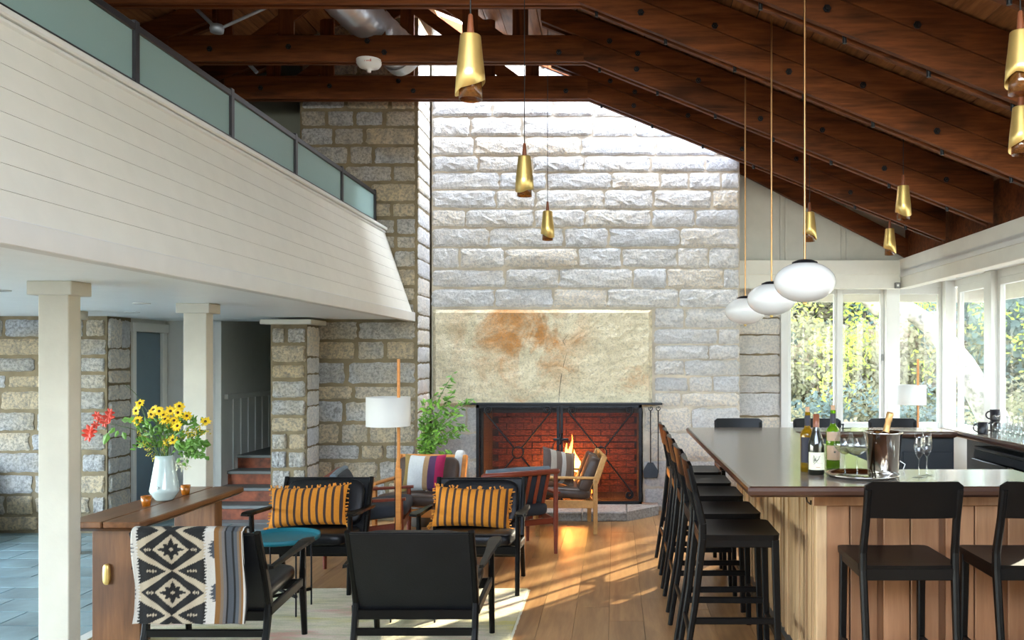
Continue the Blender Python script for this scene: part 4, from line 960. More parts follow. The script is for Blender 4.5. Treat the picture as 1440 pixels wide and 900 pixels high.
def flower_head(r):
    m = MB(); n = 11
    for k in range(n):
        an = 2 * math.pi * k / n + r.uniform(-.12, .12); L = r.uniform(.026, .034); w_ = .0075; ca, sa = math.cos(an), math.sin(an); dz = r.uniform(-.006, .004)
        q = lambda l, w, z: (ca * l - sa * w, sa * l + ca * w, z)
        m.add([q(.004, -w_ * .5, 0), q(.004, w_ * .5, 0), q(L * .55, w_, .003), q(L, w_ * .3, dz), q(L, -w_ * .3, dz), q(L * .55, -w_, .003)], [(0, 1, 2, 5), (5, 2, 3, 4)])
    return m
stems = MB(); leaves = MB(); gold = MB(); reds = MB(); pale = MB()
def leafshape(m, c, d, nrm, L, w):
    d = d.normalized(); s = d.cross(nrm)
    if s.length < 1e-3: s = d.orthogonal()
    s.normalize(); u = s.cross(d) * L * .06
    m.add([c, c + d * L * .35 + s * w - u, c + d * L * .75 + s * w * .6, c + d * L, c + d * L * .75 - s * w * .6, c + d * L * .35 - s * w - u, c + d * L * .4 + u, c + d * L * .75 + u], [(0, 1, 6), (1, 2, 7, 6), (2, 3, 7), (0, 6, 5), (5, 6, 7, 4), (4, 7, 3)], False)
for (px, py) in heads:
    p = fp(px, py, r.uniform(-.10, .07)); fn = Vector((r.uniform(-.5, .5) + (px - 232) / 90, -1, r.uniform(-.05, .9))).normalized()
    h = obj('flower', flower_head(r), bq, 'petal'); h.location = p; h.rotation_mode = 'QUATERNION'; h.rotation_quaternion = fn.to_track_quat('Z', 'Y'); h.scale = (1.15,) * 3
    c = obj('flower_centre', MB().lathe([(0, .008), (.005, .007), (.008, .002), (.008, -.002)], 10), h, 'cone')
    b0 = Vector((r.uniform(-.03, .03), r.uniform(-.03, .03), -.10)); mid = b0.lerp(p, .5) + Vector((-p.x * .12, 0, .03)); stems.tube([b0, mid, p - fn * .004], [.0022, .0018, .0014], 5)
for k in range(260):   # green foliage mass
    a = r.uniform(-1, 1); px = 237 + a * 40; py = 632 - r.random() * 42; p = fp(px, py, r.uniform(-.09, .09)); leafshape(leaves, p, Vector((a + r.uniform(-.4, .4), r.uniform(-.6, .4), r.uniform(-.3, 1))), Vector((r.uniform(-.4, .4), -1, r.uniform(0, 1))), r.uniform(.03, .055), r.uniform(.008, .014))
for k in range(130):
    px = 255 + r.random() * 34; py = 616 + r.uniform(-6, 30) * r.random(); p = fp(px, py + 4, r.uniform(-.1, .05)); leafshape(leaves, p, Vector((r.uniform(-.2, 1), r.uniform(-.6, .4), r.uniform(-1, .3))), Vector((0, -1, .6)), r.uniform(.03, .05), r.uniform(.010, .016))
for (x0_, y0_, x1_, y1_, n) in ((258, 606, 296, 604, 60), (262, 612, 290, 592, 50), (205, 628, 199, 600, 36), (212, 632, 206, 606, 36), (222, 640, 205, 620, 26), (230, 634, 236, 612, 25), (262, 600, 288, 606, 30)):
    stems.tube([fp(238, 645), fp((x0_ + 238) / 2, (y0_ + 640) / 2), fp(x0_, y0_), fp(x1_, y1_)], .0015, 5)
    for _ in range(n):
        f = r.random(); p = fp(x0_ + (x1_ - x0_) * f + r.uniform(-3, 3), y0_ + (y1_ - y0_) * f + r.uniform(-1, 9) * (1 - f * .4), r.uniform(-.05, .03)); leafshape(gold, p, Vector((r.uniform(-.5, .5), -.3, r.uniform(-1, .3))), Vector((0, -1, .2)), .016, .003)
for (px, py, s) in ((139, 584, 1), (143, 590, .8), (155, 586, 1.3), (157, 580, 1), (150, 594, 1), (137, 597, .9), (129, 606, 1.5), (127, 612, 1.3)):
    for q in range(6): leafshape(reds, fp(px, py, -.02), Vector((math.cos(q), -.25 * (q % 2), math.sin(q))), Vector((0, -1, .3)), .035 * s, .011 * s)
stems.tube([fp(228, 650), fp(212, 612, -.02), fp(190, 603, -.02), fp(165, 597, -.02), fp(140, 592, -.02), fp(127, 604, -.02)], [.003, .003, .0025, .002, .002, .001], 5); stems.tube([fp(222, 600), fp(205, 575), fp(190, 553), fp(176, 540)], .0015, 5)
for (px, py, dx, dz, L) in ((158, 607, -.3, -1, .085), (168, 600, -.7, -.7, .06), (178, 606, .5, -1, .06), (176, 590, 1, .1, .07), (184, 592, 1, .3, .07), (186, 588, 1, -.1, .06), (172, 604, -.2, -.6, .05), (252, 585, .2, 1, .06), (258, 590, .4, .8, .06), (254, 582, -.6, .8, .05)):
    leafshape(leaves, fp(px, py, -.05), Vector((dx, -.1, dz)), Vector((0, -1, .2)), L, L * .3)
for k in range(50): leafshape(pale, fp(r.uniform(252, 270), r.uniform(642, 658), r.uniform(-.07, 0)), Vector((r.uniform(-1, 1), -.4, r.uniform(-1, .2))), Vector((0, -1, .1)), .025, .006)
obj('stems', stems, bq, 'stemgreen'); stuff(obj('leaves', leaves, bq, 'leafgreen')); stuff(obj('goldenrod_sprays', gold, bq, 'goldenrod')); o = stuff(obj('red_leaves', reds, bq, 'leafred')); o['label'] = 'scarlet autumn leaves'; stuff(obj('pale_blooms', pale, bq, 'palebloom'))
for (lab, x, y) in (('amber glass tea light holder in front of the vase', -3.00, 5.46), ('amber glass tea light holder behind the vase', -2.985, 5.93)):
    t = thing('tea_light_holder', lab, 'candle holder', (x, y, .76), 0, 'amber tea light holders')
    obj('cup', MB().lathe([(0, 0), (.025, 0), (.033, .065), (.030, .065), (.022, .006), (0, .006)], 20), t, 'amber'); obj('candle', MB().lathe([(0, .007), (.018, .007), (.018, .02), (0, .02)], 14), t, 'shade')
# --- floor lamps ---
def floor_lamp(lab, loc, side=-1):
    t = thing('floor_lamp', lab, 'floor lamp', loc, 0, 'wooden floor lamps with white drum shades')
    obj('base', MB().lathe([(0, 0), (.14, 0), (.14, .018), (.13, .022), (0, .022)], 32), t, 'orangewood')
    obj('pole', MB().beam((0, 0, .02), (0, 0, 1.70), .022, .022, (0, 1, 0), .004).beam((0, -.004, .02), (0, -.004, .83), .04, .035, (0, 1, 0), .004), t, 'walnut_z' if side < -1 else 'orangewood')
    obj('arm', MB().beam((0, 0, 1.28), (-.075, .0, 1.28), .012, .012), t, 'brass')
    sx = -.082; sh = obj('lamp_shade', MB().lathe([(.172, 1.17), (.172, 1.40), (.169, 1.40), (.169, 1.17)], 48, (sx, .0, 0)), t, 'shade'); obj('bulb', MB().lathe([(0, 1.25), (.02, 1.26), (.03, 1.29), (.02, 1.32), (0, 1.33)], 16, (sx, 0, 0)), t, 'globe')
    obj('power_cord', MB().tube([(-.018, -.02, 1.25), (-.024, -.026, .8), (-.022, -.02, .03), (-.2, .1, .005)], .003, 6), t, 'cord'); return t
floor_lamp('wooden floor lamp with white drum shade between the two orange pillow chairs', (-1.715, 6.76, 0))
floor_lamp('wooden floor lamp with white drum shade by the far corner window', (3.53, 9.95, 0))
# --- rug ---
rg = tag(obj('rug', box(-3.12, -.64, 3.6, 6.3, 0, .009, .003), None, 'rug'), 'faded yellow, cream and rose wool rug under the black chairs', 'rug')
ed = MB(); r = random.Random(2)
for k in range(300): x = -3.1 + 2.45 * k / 300; ed.box(x, x + .004, 6.298, 6.312 + r.uniform(0, .008), .001, .004)
for k in range(330): y = 3.62 + 2.66 * k / 330; ed.box(-.642, -.628 + r.uniform(0, .006), y, y + .004, .001, .004)
stuff(obj('edge_binding', ed, rg, 'labelcream'))
# --- bench at far left ---
bn = thing('bench', 'dark aubergine upholstered bench against the left stone wall', 'bench', (-6.6, 7.85, 0))
obj('seat', MB().pad((0, -.02, .36), (1.5, .62, .17), .2, 10), bn, 'sofa'); obj('back', MB().pad((-.1, .26, .56), (1.3, .16, .36), .25, 10), bn, 'sofa'); obj('base', box(-.70, .70, -.27, .27, .0, .28, .01), bn, 'sofa')
# --- plant by the fire ---
pl = thing('potted_plant', 'tall leafy green branches in a dark pot left of the fireplace', 'plant', (-1.98, 8.72, 0))
obj('pot', MB().lathe([(0, .0), (.10, 0), (.13, .1), (.14, .35), (.10, .52), (.085, .58), (.075, .58), (.09, .5), (0, .45)], 28), pl, 'pot')
br = MB(); lf = [MB(), MB()]; r = random.Random(33)
tips = [(637, 525), (638, 548), (610, 555), (598, 565), (655, 560), (665, 561), (604, 590), (620, 575), (640, 575), (632, 560), (652, 595), (660, 598), (596, 612), (612, 620), (628, 612), (645, 610), (640, 635), (625, 640), (606, 605), (618, 600), (635, 595), (650, 580), (600, 578)]
S2 = 8.72 / 1200
for (px, py) in tips:
    tip = Vector((px * 1.0, 0, 0)); tip = Vector(((px - 865) * S2 + 1.98, r.uniform(-.16, .14), 1.7 - (py - 505) * S2)); b0 = Vector((r.uniform(-.03, .03), r.uniform(-.03, .03), .5)); m1 = b0.lerp(tip, .55) + Vector((-.3 * (tip.x), 0, .04))
    pts = [b0, b0.lerp(m1, .6), m1, m1.lerp(tip, .6) + Vector((0, 0, .01)), tip]; br.tube(pts, [.006, .005, .004, .003, .0015], 5)
    for q in range(24):
        f = .30 + .70 * q / 23; g = f * 4; i_ = min(3, int(g)); p = pts[i_].lerp(pts[i_ + 1], g - i_)
        leafshape(lf[r.random() < .4], p, Vector((r.uniform(-1, 1), r.uniform(-.6, .6), r.uniform(-.7, .6))), Vector((0, -.6, 1)), r.uniform(.05, .085), r.uniform(.014, .022))
obj('branches', br, pl, 'stemgreen'); stuff(obj('leaves', lf[0], pl, 'leafgreen')); stuff(obj('young_leaves', lf[1], pl, 'leafbright'))['label'] = 'bright young leaves'
# --- fire screen ---
fs_ = thing('fire_screen', 'black iron mesh fire screen with scrolled cross bars', 'fire screen', (-.61, 9.43, .10))
X0, X1, Z1 = -.925, .905, 1.095
obj('frame', MB().box(X0, X1, -.012, .012, Z1 - .035, Z1, .002).box(X0, X1, -.012, .012, .0, .03, .002).box(X0, X0 + .035, -.012, .012, 0, Z1, .002).box(X1 - .035, X1, -.012, .012, 0, Z1, .002).box(-.035, -.004, -.014, .012, 0, Z1, .002).box(.004, .035, -.014, .012, 0, Z1, .002), fs_, 'iron')
obj('mantel_bar', MB().box(-1.10, 1.13, -.03, .10, Z1, Z1 + .022, .003), fs_, 'iron')
ms = MB(); x = X0 + .03
while x < X1 - .03: ms.box(x, x + .0034, -.001, .0012, .03, Z1 - .03); x += .0165
z = .03
while z < Z1 - .03: ms.box(X0 + .03, X1 - .03, .0012, .0034, z, z + .0036); z += .0165
stuff(obj('wire_mesh', ms, fs_, 'iron'))
for (xa_, xb_) in ((X0 + .035, -.035), (.035, X1 - .035)):
    c = Vector(((xa_ + xb_) / 2, -.024, .57)); m = MB(); m.tube([c + Vector((math.cos(t_) * .062, 0, math.sin(t_) * .062)) for t_ in [2 * math.pi * k / 24 for k in range(24)]], .0085, 8, closed=True); obj('ring', m, fs_, 'iron')
    for sx in (-1, 1):
        for sz in (-1, 1):
            e = Vector((c.x + sx * ((xb_ - xa_) / 2 - .07), -.024, .57 + sz * .44)); d = (e - c).normalized(); pts = [c + d * .066, c + d * .3, e - d * .02]
            n_ = Vector((d.z, 0, -d.x)) * (-sx * sz); cc = e + n_ * .045
            for q in range(26):
                an = q / 25 * 3.6 * math.pi; rr = .045 * (1 - q / 34); v0 = -n_; v1 = d; pts.append(cc + (v0 * math.cos(an) + v1 * math.sin(an)) * rr)
            obj('scroll_bar', MB().tube(pts, .0095, 7), fs_, 'iron')
obj('latch', MB().box(-.07, .10, -.05, -.03, .70, .73, .006).tube([(-.06, -.04, .68), (-.075, -.05, .64), (-.075, -.05, .10)], .006, 6).tube([(.0, -.04, .75), (.02, -.05, .79), (0, -.04, .66)], .012, 6), fs_, 'iron')
for (lab, x, kind) in (('iron fire shovel hanging right of the screen', .39, 's'), ('iron fire poker hanging right of the shovel', .475, 'p')):
    t = thing('fire_tool', lab, 'fire tool', (x, 9.40, 0)); m = MB(); m.tube([(math.sin(a_) * .022, 0, 1.155 + math.cos(a_) * .022) for a_ in [k * .5 for k in range(12)]], .005, 6); m.tube([(0, 0, 1.13), (0, 0, .55 if kind == 's' else .45)], .0065, 8); obj('handle', m, t, 'iron')
    if kind == 's': obj('blade', MB().add([(-.03, 0, .56), (.03, 0, .56), (.085, -.02, .46), (.07, -.03, .40), (-.07, -.03, .40), (-.085, -.02, .46), (-.03, .01, .56), (.03, .01, .56), (.09, .0, .46), (.075, -.01, .39), (-.075, -.01, .39), (-.09, .0, .46)], [(0, 1, 2, 3, 4, 5), (11, 10, 9, 8, 7, 6), (0, 6, 7, 1), (1, 7, 8, 2), (2, 8, 9, 3), (3, 9, 10, 4), (4, 10, 11, 5), (5, 11, 6, 0)]), t, 'iron')
    else: obj('hook', MB().tube([(0, 0, .46), (-.01, 0, .40), (-.045, 0, .42)], [.007, .006, .002], 6), t, 'iron')
    obj('hanger', MB().tube([(0, .06, 1.17), (0, -.005, 1.175), (0, -.008, 1.155)], .005, 6), t, 'iron')
# --- fire ---
gr = thing('fire_grate', 'iron log grate in the fireplace', 'grate', (-.55, 9.95, .11))
for k in range(7): obj('bar', MB().tube([(-.30 + k * .1, -.2, .16), (-.30 + k * .1, -.2, .08), (-.30 + k * .1, .18, .08)], .010, 6), gr, 'iron')
for a_ in (-.3, .3): obj('leg', MB().tube([(a_, -.1, 0), (a_, -.1, .08)], .010, 6), gr, 'iron')
for (lab, y, z, a_) in (('front charred log on the grate', 9.85, .245, 3), ('rear charred log on the grate', 10.02, .25, -5), ('charred log lying across the top of the fire', 9.93, .355, 14)):
    t = tag(obj('log', MB().tube([(-.34, 0, 0), (-.1, .01, .005), (.12, -.01, 0), (.34, 0, 0)], [.05, .055, .05, .045], 10), None, 'log'), lab, 'log'); t.location = (-.55, y, z); t.rotation_euler = (0, R(a_ / 2), R(a_))
fl_ = thing('fire', 'bright orange wood fire burning behind the screen', 'fire', (-.55, 9.93, .30))
r = random.Random(17)
for k, (x, h, w_) in enumerate(((0, .42, .07), (-.09, .30, .06), (.09, .34, .06), (-.2, .20, .05), (.2, .18, .05), (.03, .52, .045), (-.28, .12, .04), (.05, .25, .08))):
    y = r.uniform(-.10, .10); ph = r.random() * 6
    obj('flame', MB().tube([(x + .02 * math.sin(ph + q), y, h * q / 7) for q in range(8)], [w_ * v for v in (.5, .9, 1, .85, .62, .4, .2, .02)], 10), fl_, 'flame')
obj('embers', MB().pad((0, 0, -.14), (.6, .3, .05), .5, 8), fl_, 'ember')
for (x, y, z, e) in ((-.55, 9.80, .42, 46), (-1.1, 9.85, .35, 5), (.0, 9.85, .35, 5)):
    d = bpy.data.lights.new('fire_glow', 'POINT'); d.energy = e * .21; d.color = (1, .30, .06); d.shadow_soft_size = .12; o = bpy.data.objects.new('fire_glow', d); C.objects.link(o); o.location = (x, y, z)
# ================= BAR =================
HC = 1.10
def ctop(name, lab, outline, mat='counter'):
    """worktop from an outline (list of xy), eased edge"""
    t = thing(name, lab, 'bar counter', (0, 0, 0)); n = len(outline); cx_ = sum(p[0] for p in outline) / n; cy_ = sum(p[1] for p in outline) / n
    def ring(off, z):
        out = []
        for i in range(n):
            p0, p1, p2 = Vector((*outline[i - 1], 0)), Vector((*outline[i], 0)), Vector((*outline[(i + 1) % n], 0)); a = (p1 - p0).normalized(); b = (p2 - p1).normalized()
            na = Vector((-a.y, a.x, 0)); nb_ = Vector((-b.y, b.x, 0)); m = (na + nb_); m = m / max(.3, m.dot(na)); out.append(tuple(p1 + m * off + Vector((0, 0, z))))
        return out
    rings = [ring(.012, HC), ring(.002, HC - .006), ring(0, HC - .022), ring(.004, HC - .040), ring(.02, HC - .052)]
    vs = sum(rings, []); fs = [[k * n + i, (k + 1) * n + i, (k + 1) * n + (i + 1) % n, k * n + (i + 1) % n] for k in range(4) for i in range(n)]
    top = MB().add(rings[0], [list(range(n))]); obj('top_surface', top, t, mat)
    e = MB().add(vs, fs + [list(range(4 * n, 5 * n))[::-1]]); obj('edge', e, t, 'counter_edge'); return t
CX0, CX1, CYN, CYF = .625, 1.50, 4.01, 7.50
ct1 = ctop('bar_counter', 'U-shaped dark wooden bar counter with glossy top', [(CX0, CYN), (2.175, CYN), (2.175, 4.66), (CX1, 4.66), (CX1, 7.05), (2.83, 7.05), (2.83, CYF), (CX0, CYF)])
BX, BY = 1.005, 4.25
bb = thing('bar_island', 'cedar slatted bar body with reddish wood panels facing the camera', 'bar', (0, 0, 0))
obj('carcass', MB().box(BX + .03, 1.42, BY + .03, 7.13, 0, HC - .052).box(1.42, 2.12, BY + .03, 4.60, 0, HC - .052), bb, 'cabinet')
r = random.Random(6); y = BY + .05; sm = {}
while y < 7.12:
    w_ = r.choice((.034, .055, .055, .075)); dz = r.choice((.0, .012))
    obj('slat', box(BX + dz, BX + .03, y, min(y + w_, 7.13), .09, HC - .053, .003), bb, 'slatwood'); y += w_ + .004
obj('kick_board', box(BX + .04, BX + .06, BY + .05, 7.13, 0, .09), bb, 'battenwood')
obj('corner_post', box(BX - .004, BX + .05, BY - .004, BY + .05, 0, HC - .12, .004), bb, 'slatwood'); obj('top_rail', box(BX - .02, 2.13, BY - .008, BY + .02, HC - .13, HC - .053, .004), bb, 'panelwood')
x = BX + .012; k = 0
for (w_, gap_) in ((.150, .006), (.135, .030), (.130, .006), (.140, .034), (.140, .006), (.135, .030), (.135, .006), (.12, 0)):
    obj('panel_board', box(x, min(x + w_, 2.13), BY, BY + .026, .09, HC - .13, .004), bb, 'panelwood')
    if gap_ > .01: obj('batten', box(x + w_, x + w_ + gap_, BY + .012, BY + .03, .09, HC - .13), bb, 'battenwood')
    x += w_ + gap_
obj('plinth', box(BX + .01, 2.13, BY + .03, BY + .05, 0, .09), bb, 'battenwood')
hk = thing('purse_hook', 'thin black hook under the bar edge beside the corner post', 'hook', (.99, 4.42, 0)); obj('wire', MB().tube([(0, 0, 1.045), (0, 0, .985), (0, -.025, .965), (0, -.10, .965), (0, -.105, .985)], .004, 6), hk, 'iron')
# inner cabinets
fc = thing('bar_cabinet', 'charcoal panelled cabinet under the far run of the bar', 'cabinet', (0, 0, 0)); obj('body', box(1.45, 2.83, 7.13, 7.36, 0, HC - .054), fc, 'cabinet')
for k in range(3): obj('panel', box(1.52 + k * .44, 1.93 + k * .44, 7.115, 7.13, .1, .93, .006), fc, 'cabinet')
obj('towel_hook', MB().tube([(2.29, 7.10, 1.03), (2.29, 7.06, 1.0), (2.29, 7.06, .95)], .008, 6), fc, 'steel')
bc = ctop('back_bar_counter', 'dark back bar counter along the right windows', [(2.85, 1.5), (4.0, 1.5), (4.0, 7.5), (2.85, 7.5)])
bb2 = thing('back_bar_cabinet', 'charcoal back bar cabinet with steel speed rail under the right windows', 'cabinet', (0, 0, 0)); obj('body', box(3.05, 3.98, 1.6, 7.40, 0, HC - .054), bb2, 'cabinet')
for k in range(8): obj('door', box(3.03, 3.05, 1.70 + k * .70, 2.36 + k * .70, .10, .86, .006), bb2, 'cabinet')
obj('speed_rail', MB().box(2.90, 3.04, 3.0, 6.9, .90, .91).box(2.90, 2.91, 3.0, 6.9, .90, .97).box(2.9, 3.04, 3.0, 6.9, .99, 1.0), bb2, 'satin_steel')
sp = thing('soda_gun', 'chrome soda gun and hoses hung under the back bar edge', 'soda gun', (2.93, 6.3, .84))
obj('holster', MB().tube([(0, 0, .06), (0, 0, .0), (0, 0, -.10)], [.03, .028, .022], 10), sp, 'steel'); obj('hose', MB().tube([(0, .06, .04), (0, .07, -.15), (.02, .06, -.3)], .012, 8), sp, 'iron')
# --- bar stools (face +Y) ---
def make_stool(lab, loc, rz, group):
    t = thing('bar_stool', lab, 'bar stool', loc, rz, group); HS = .785
    for s in (-1, 1):
        P_ = [(.195 * s, -.30, 0), (.200 * s, -.235, .40), (.205 * s, -.195, .76), (.205 * s, -.195, .84), (.20 * s, -.225, .98), (.20 * s, -.262, 1.13)]; W_ = [.030, .034, .042, .040, .034, .030]; m = MB()
        for i in range(5): m.beam(P_[i], P_[i + 1], .030, W_[i], (0, 1, 0), .008, .030, W_[i + 1])
        obj('leg', m, t, 'black')
        obj('leg', MB().beam((.195 * s, .205, 0), (.190 * s, .185, HS - .03), .030, .032, (0, 1, 0), .006, .036, .040), t, 'black')
        obj('side_rung', MB().beam((.195 * s, -.255, .33), (.193 * s, .195, .33), .020, .034), t, 'black'); obj('side_rail', MB().beam((.198 * s, -.195, HS - .045), (.192 * s, .19, HS - .045), .024, .050), t, 'black')
    obj('footrest', MB().beam((-.19, .200, .25), (.19, .200, .25), .024, .034), t, 'black'); obj('rear_rung', MB().beam((-.19, -.26, .25), (.19, -.26, .25), .020, .034), t, 'black')
    obj('rear_rail', MB().beam((-.20, -.198, HS - .042), (.20, -.198, HS - .042), .026, .055), t, 'black')
    n = 12; vs = []; fs = []
    for j in range(n + 1):
        for i in range(n + 1):
            u = i / n * 2 - 1; v = j / n * 2 - 1; w_ = .222 - .0 * v; z = HS - .014 * (1 - u * u) ** 1.0 * (1 - (v * .9) ** 2); rr = .95 if abs(u) > .99 and abs(v) > .99 else 1
            vs.append((u * w_ * rr, v * .21 * rr, z))
    W = n + 1; fs = [[j * W + i, j * W + i + 1, (j + 1) * W + i + 1, (j + 1) * W + i] for j in range(n) for i in range(n)]
    ring = list(range(W)) + [j * W + n for j in range(1, W)] + [n * W + i for i in range(n - 1, -1, -1)] + [j * W for j in range(n - 1, 0, -1)]
    o_ = len(vs); vs += [(vs[i][0] * .99, vs[i][1] * .99, HS - .028) for i in ring]; q = len(ring)
    st_m = MB().add(vs, fs, True); st_m.add(vs, [[ring[(k + 1) % q], ring[k], o_ + k, o_ + (k + 1) % q] for k in range(q)] + [list(range(o_, o_ + q))[::-1]]); obj('seat', st_m, t, 'black')
    # curved back rest with rounded corners
    nx, nz = 16, 8; vs = []; bz0, bz1 = 1.00, 1.165
    for sgn in (0, 1):
        for j in range(nz + 1):
            f = j / nz
            for i in range(nx + 1):
                u = i / nx * 2 - 1; cr_ = (1 - abs(u)) * .222; lim = .02
                zt = bz1 - (lim - math.sqrt(max(0, lim * lim - max(0, lim - cr_) ** 2)) if cr_ < lim else 0); z = bz0 + (zt - bz0) * f; hw = .215
                vs.append((u * hw, -.262 + .012 + (.165 - (z - 1.0)) * .20 - .022 * (1 - u * u) - (.022 if sgn == 0 else .004), z))
    W = nx + 1; N1 = W * (nz + 1); fs = []
    for s_ in (0, 1):
        for j in range(nz):
            for i in range(nx): a = s_ * N1 + j * W + i; f = [a, a + 1, a + W + 1, a + W]; fs.append(f if s_ == 0 else f[::-1])
    b = MB().add(vs, fs, True); ring = list(range(W)) + [j * W + nx for j in range(1, nz + 1)] + [nz * W + i for i in range(nx - 1, -1, -1)] + [j * W for j in range(nz - 1, 0, -1)]
    b.add(vs, [[ring[k], N1 + ring[k], N1 + ring[(k + 1) % len(ring)], ring[(k + 1) % len(ring)]] for k in range(len(ring))]); obj('backrest', b, t, 'black')
    return t
G_ = 'black bar stools round the bar'
S0 = make_stool('black bar stool at the front of the bar, whole back in view', (1.31, 4.0, 0), 0, G_)
copy_tree(S0, (1.905, 4.0, 0), 0, 'black bar stool cut by the right edge of the photo')
for (y, lab, a_) in ((4.66, 'first and nearest black bar stool along the slatted side', -1), (5.27, 'second black bar stool from the camera along the slatted side', 1), (5.93, 'third black bar stool from the camera, middle of the slatted side', 0), (6.52, 'fourth black bar stool from the camera along the slatted side', -1), (7.12, 'fifth and farthest black bar stool along the slatted side', 1)): copy_tree(S0, (.655, y, 0), R(-90 + a_), lab)
for (x, lab) in ((1.11, 'black bar stool behind the far end of the counter, leftmost of three'), (1.82, 'black bar stool behind the far counter, middle one behind the bottles'), (2.50, 'black bar stool behind the far counter, right one behind the ice bucket')): copy_tree(S0, (x, 7.44, 0), math.pi, lab)
# --- pendants ---
def arcrim(t_): return None
def brass_pendant(loc, lab, S=1.0, proto=None, turn=0):
    top = deck_z(loc[0]) - loc[2]
    t = thing('pendant_lamp', lab, 'pendant lamp', loc, turn, 'brass cone pendant lamps')
    n = 40; vs = []; H = .27 * S
    for q, dr in ((0, 0), (1, -.002)):
        for k in range(n):
            an = 2 * math.pi * k / n; zb = .055 + .030 * math.sin(an * 1 + 1.3) - .012 * abs(math.sin(an * 1.5)); 
            for (z, r_) in ((zb, .066 - (zb - .0) * .05), (.12, .0590), (.20, .0500), (.264, .0440), (.267, .0435), (.2695, .0415), (.27, .040), (.27, .008)): vs.append(((r_ + dr) * math.cos(an), (r_ + dr) * math.sin(an), z - (.002 if q and z > .26 else 0)))
    m = 8; fs = []
    for q in (0, 1):
        for k in range(n):
            for j in range(m - 1):
                a = q * n * m + k * m + j; b = q * n * m + ((k + 1) % n) * m + j; f = [a, b, b + 1, a + 1]; fs.append(f if q == 0 else f[::-1])
    for k in range(n): fs.append([k * m, n * m + k * m, n * m + ((k + 1) % n) * m, ((k + 1) % n) * m])
    obj('shade', MB().add(vs, fs, True), t, 'brass'); obj('inner_glass', MB().lathe([(.045, .15), (.048, .06), (.050, 0), (.047, 0), (.044, .06), (.042, .15)], 32), t, 'amberglass'); obj('bulb', MB().lathe([(0, .03), (.015, .04), (.02, .065), (.012, .1), (0, .11)], 14), t, 'brass')
    obj('cord_tip', MB().lathe([(.017, .27), (.015, .29), (.010, .355), (.006, .36), (0, .36)], 16), t, 'copperwood'); obj('cord', MB().tube([(0, 0, .355), (0, 0, top)], .0032, 6), t, 'cord')
    obj('canopy', MB().lathe([(0, top - .02), (.05, top - .02), (.055, top + .01)], 20), t, 'iron')
    return t
for a in (((-.61, 3.6, 2.795), 'largest brass cone pendant, nearest, at upper middle', 0), ((-.615, 5.79, 2.805), 'second brass cone pendant, in front of the stone wall at centre', 1), ((-.625, 7.9, 2.80), 'small brass cone pendant farthest back in the middle row', 2), ((1.80, 7.9, 2.79), 'small brass cone pendant beside the tall brass rod of the nearest globe', 3), ((2.33, 6.9, 2.83), 'brass cone pendant against the rafters at right, higher of the far pair', 1.6), ((2.80, 8.7, 2.76), 'smallest brass cone pendant, right above the far header beam', 2.4), ((1.757, 3.7, 2.85), 'upper of the two brass cone pendants at the right edge', 4), ((2.30, 4.84, 2.86), 'lower of the two brass cone pendants at the right edge', 5)): brass_pendant(a[0], a[1], turn=a[2])
for (y, x, z, lab) in ((4.77, 1.06, 2.13, 'nearest and largest white opal globe pendant over the bar'), (6.0, 1.10, 2.12, 'middle white opal globe pendant over the bar'), (7.16, 1.092, 2.103, 'farthest white opal globe pendant over the bar')):
    t = thing('globe_pendant', lab, 'pendant lamp', (x, y, z), 0, 'white opal globe pendants over the bar'); a, b = .17, .113
    obj('globe', MB().lathe([(a * math.sin(k * math.pi / 24), -b * math.cos(k * math.pi / 24)) for k in range(25)], 48), t, 'globe')
    obj('cap', MB().lathe([(.072, .098), (.070, .112), (.04, .124), (.012, .128), (0, .128)], 32), t, 'iron'); obj('finial', MB().lathe([(0, -.128), (.010, -.126), (.012, -.112), (0, -.11)], 16), t, 'brass')
    top = deck_z(x) - z; obj('rod', MB().tube([(0, 0, .12), (0, 0, top)], .0065, 10), t, 'rod'); obj('canopy', MB().lathe([(0, top - .03), (.05, top - .03), (.055, top + .02)], 20), t, 'iron')
# --- bottles ---
def bottle(lab, loc, glass, prof, cap, capm, lab_z, labm, liquid=None, rz=0, lab2=None):
    t = thing('wine_bottle', lab, 'bottle', loc, rz); obj('glass_body', MB().lathe(prof, 28), t, glass)
    obj('capsule', MB().lathe(cap, 20), t, capm); rr = prof[3][0] + .0008
    obj('paper_label', MB().lathe([(rr, lab_z[0]), (rr, lab_z[1])], 24, arc=(R(-165), R(-15))), t, labm)
    if lab2: obj('neck_label', MB().lathe([(rr, lab2[0]), (rr, lab2[1])], 24, arc=(R(-165), R(-15))), t, lab2[2])
    return t
BORD = [(0, .004), (.034, 0), (.0375, .004), (.0375, .10), (.0375, .195), (.034, .212), (.018, .232), (.0145, .25), (.0145, .318), (0, .318)]
BURG = [(0, .004), (.038, 0), (.0415, .004), (.0415, .10), (.0415, .145), (.037, .175), (.022, .225), (.0155, .25), (.0150, .312), (0, .312)]
b1 = bottle('amber wine bottle with dark label, left of the three', (1.028, 4.56, HC), 'bottle_amber', BORD, [(.0155, .245), (.0155, .30)], 'labelblue', (.05, .185), 'labelblue')
obj('stopper', MB().lathe([(.011, .318), (.011, .345), (0, .345)], 14), b1, 'corkstop'); obj('wine_level', MB().lathe([(0, .006), (.0365, .006), (.0365, .05), (0, .05)], 24), b1, 'bottle_dark')
b2 = bottle('dark wine bottle with cream label, front of the three', (1.046, 4.44, HC), 'bottle_dark', BURG, [(.0165, .245), (.0160, .314), (0, .315)], 'copperwood', (.028, .118), 'labelcream')
vn = MB(); r = random.Random(4); rr = .0428
def onlab(u, z, R_=rr): an = R(-90) + u; return (R_ * math.cos(an), R_ * math.sin(an), z)
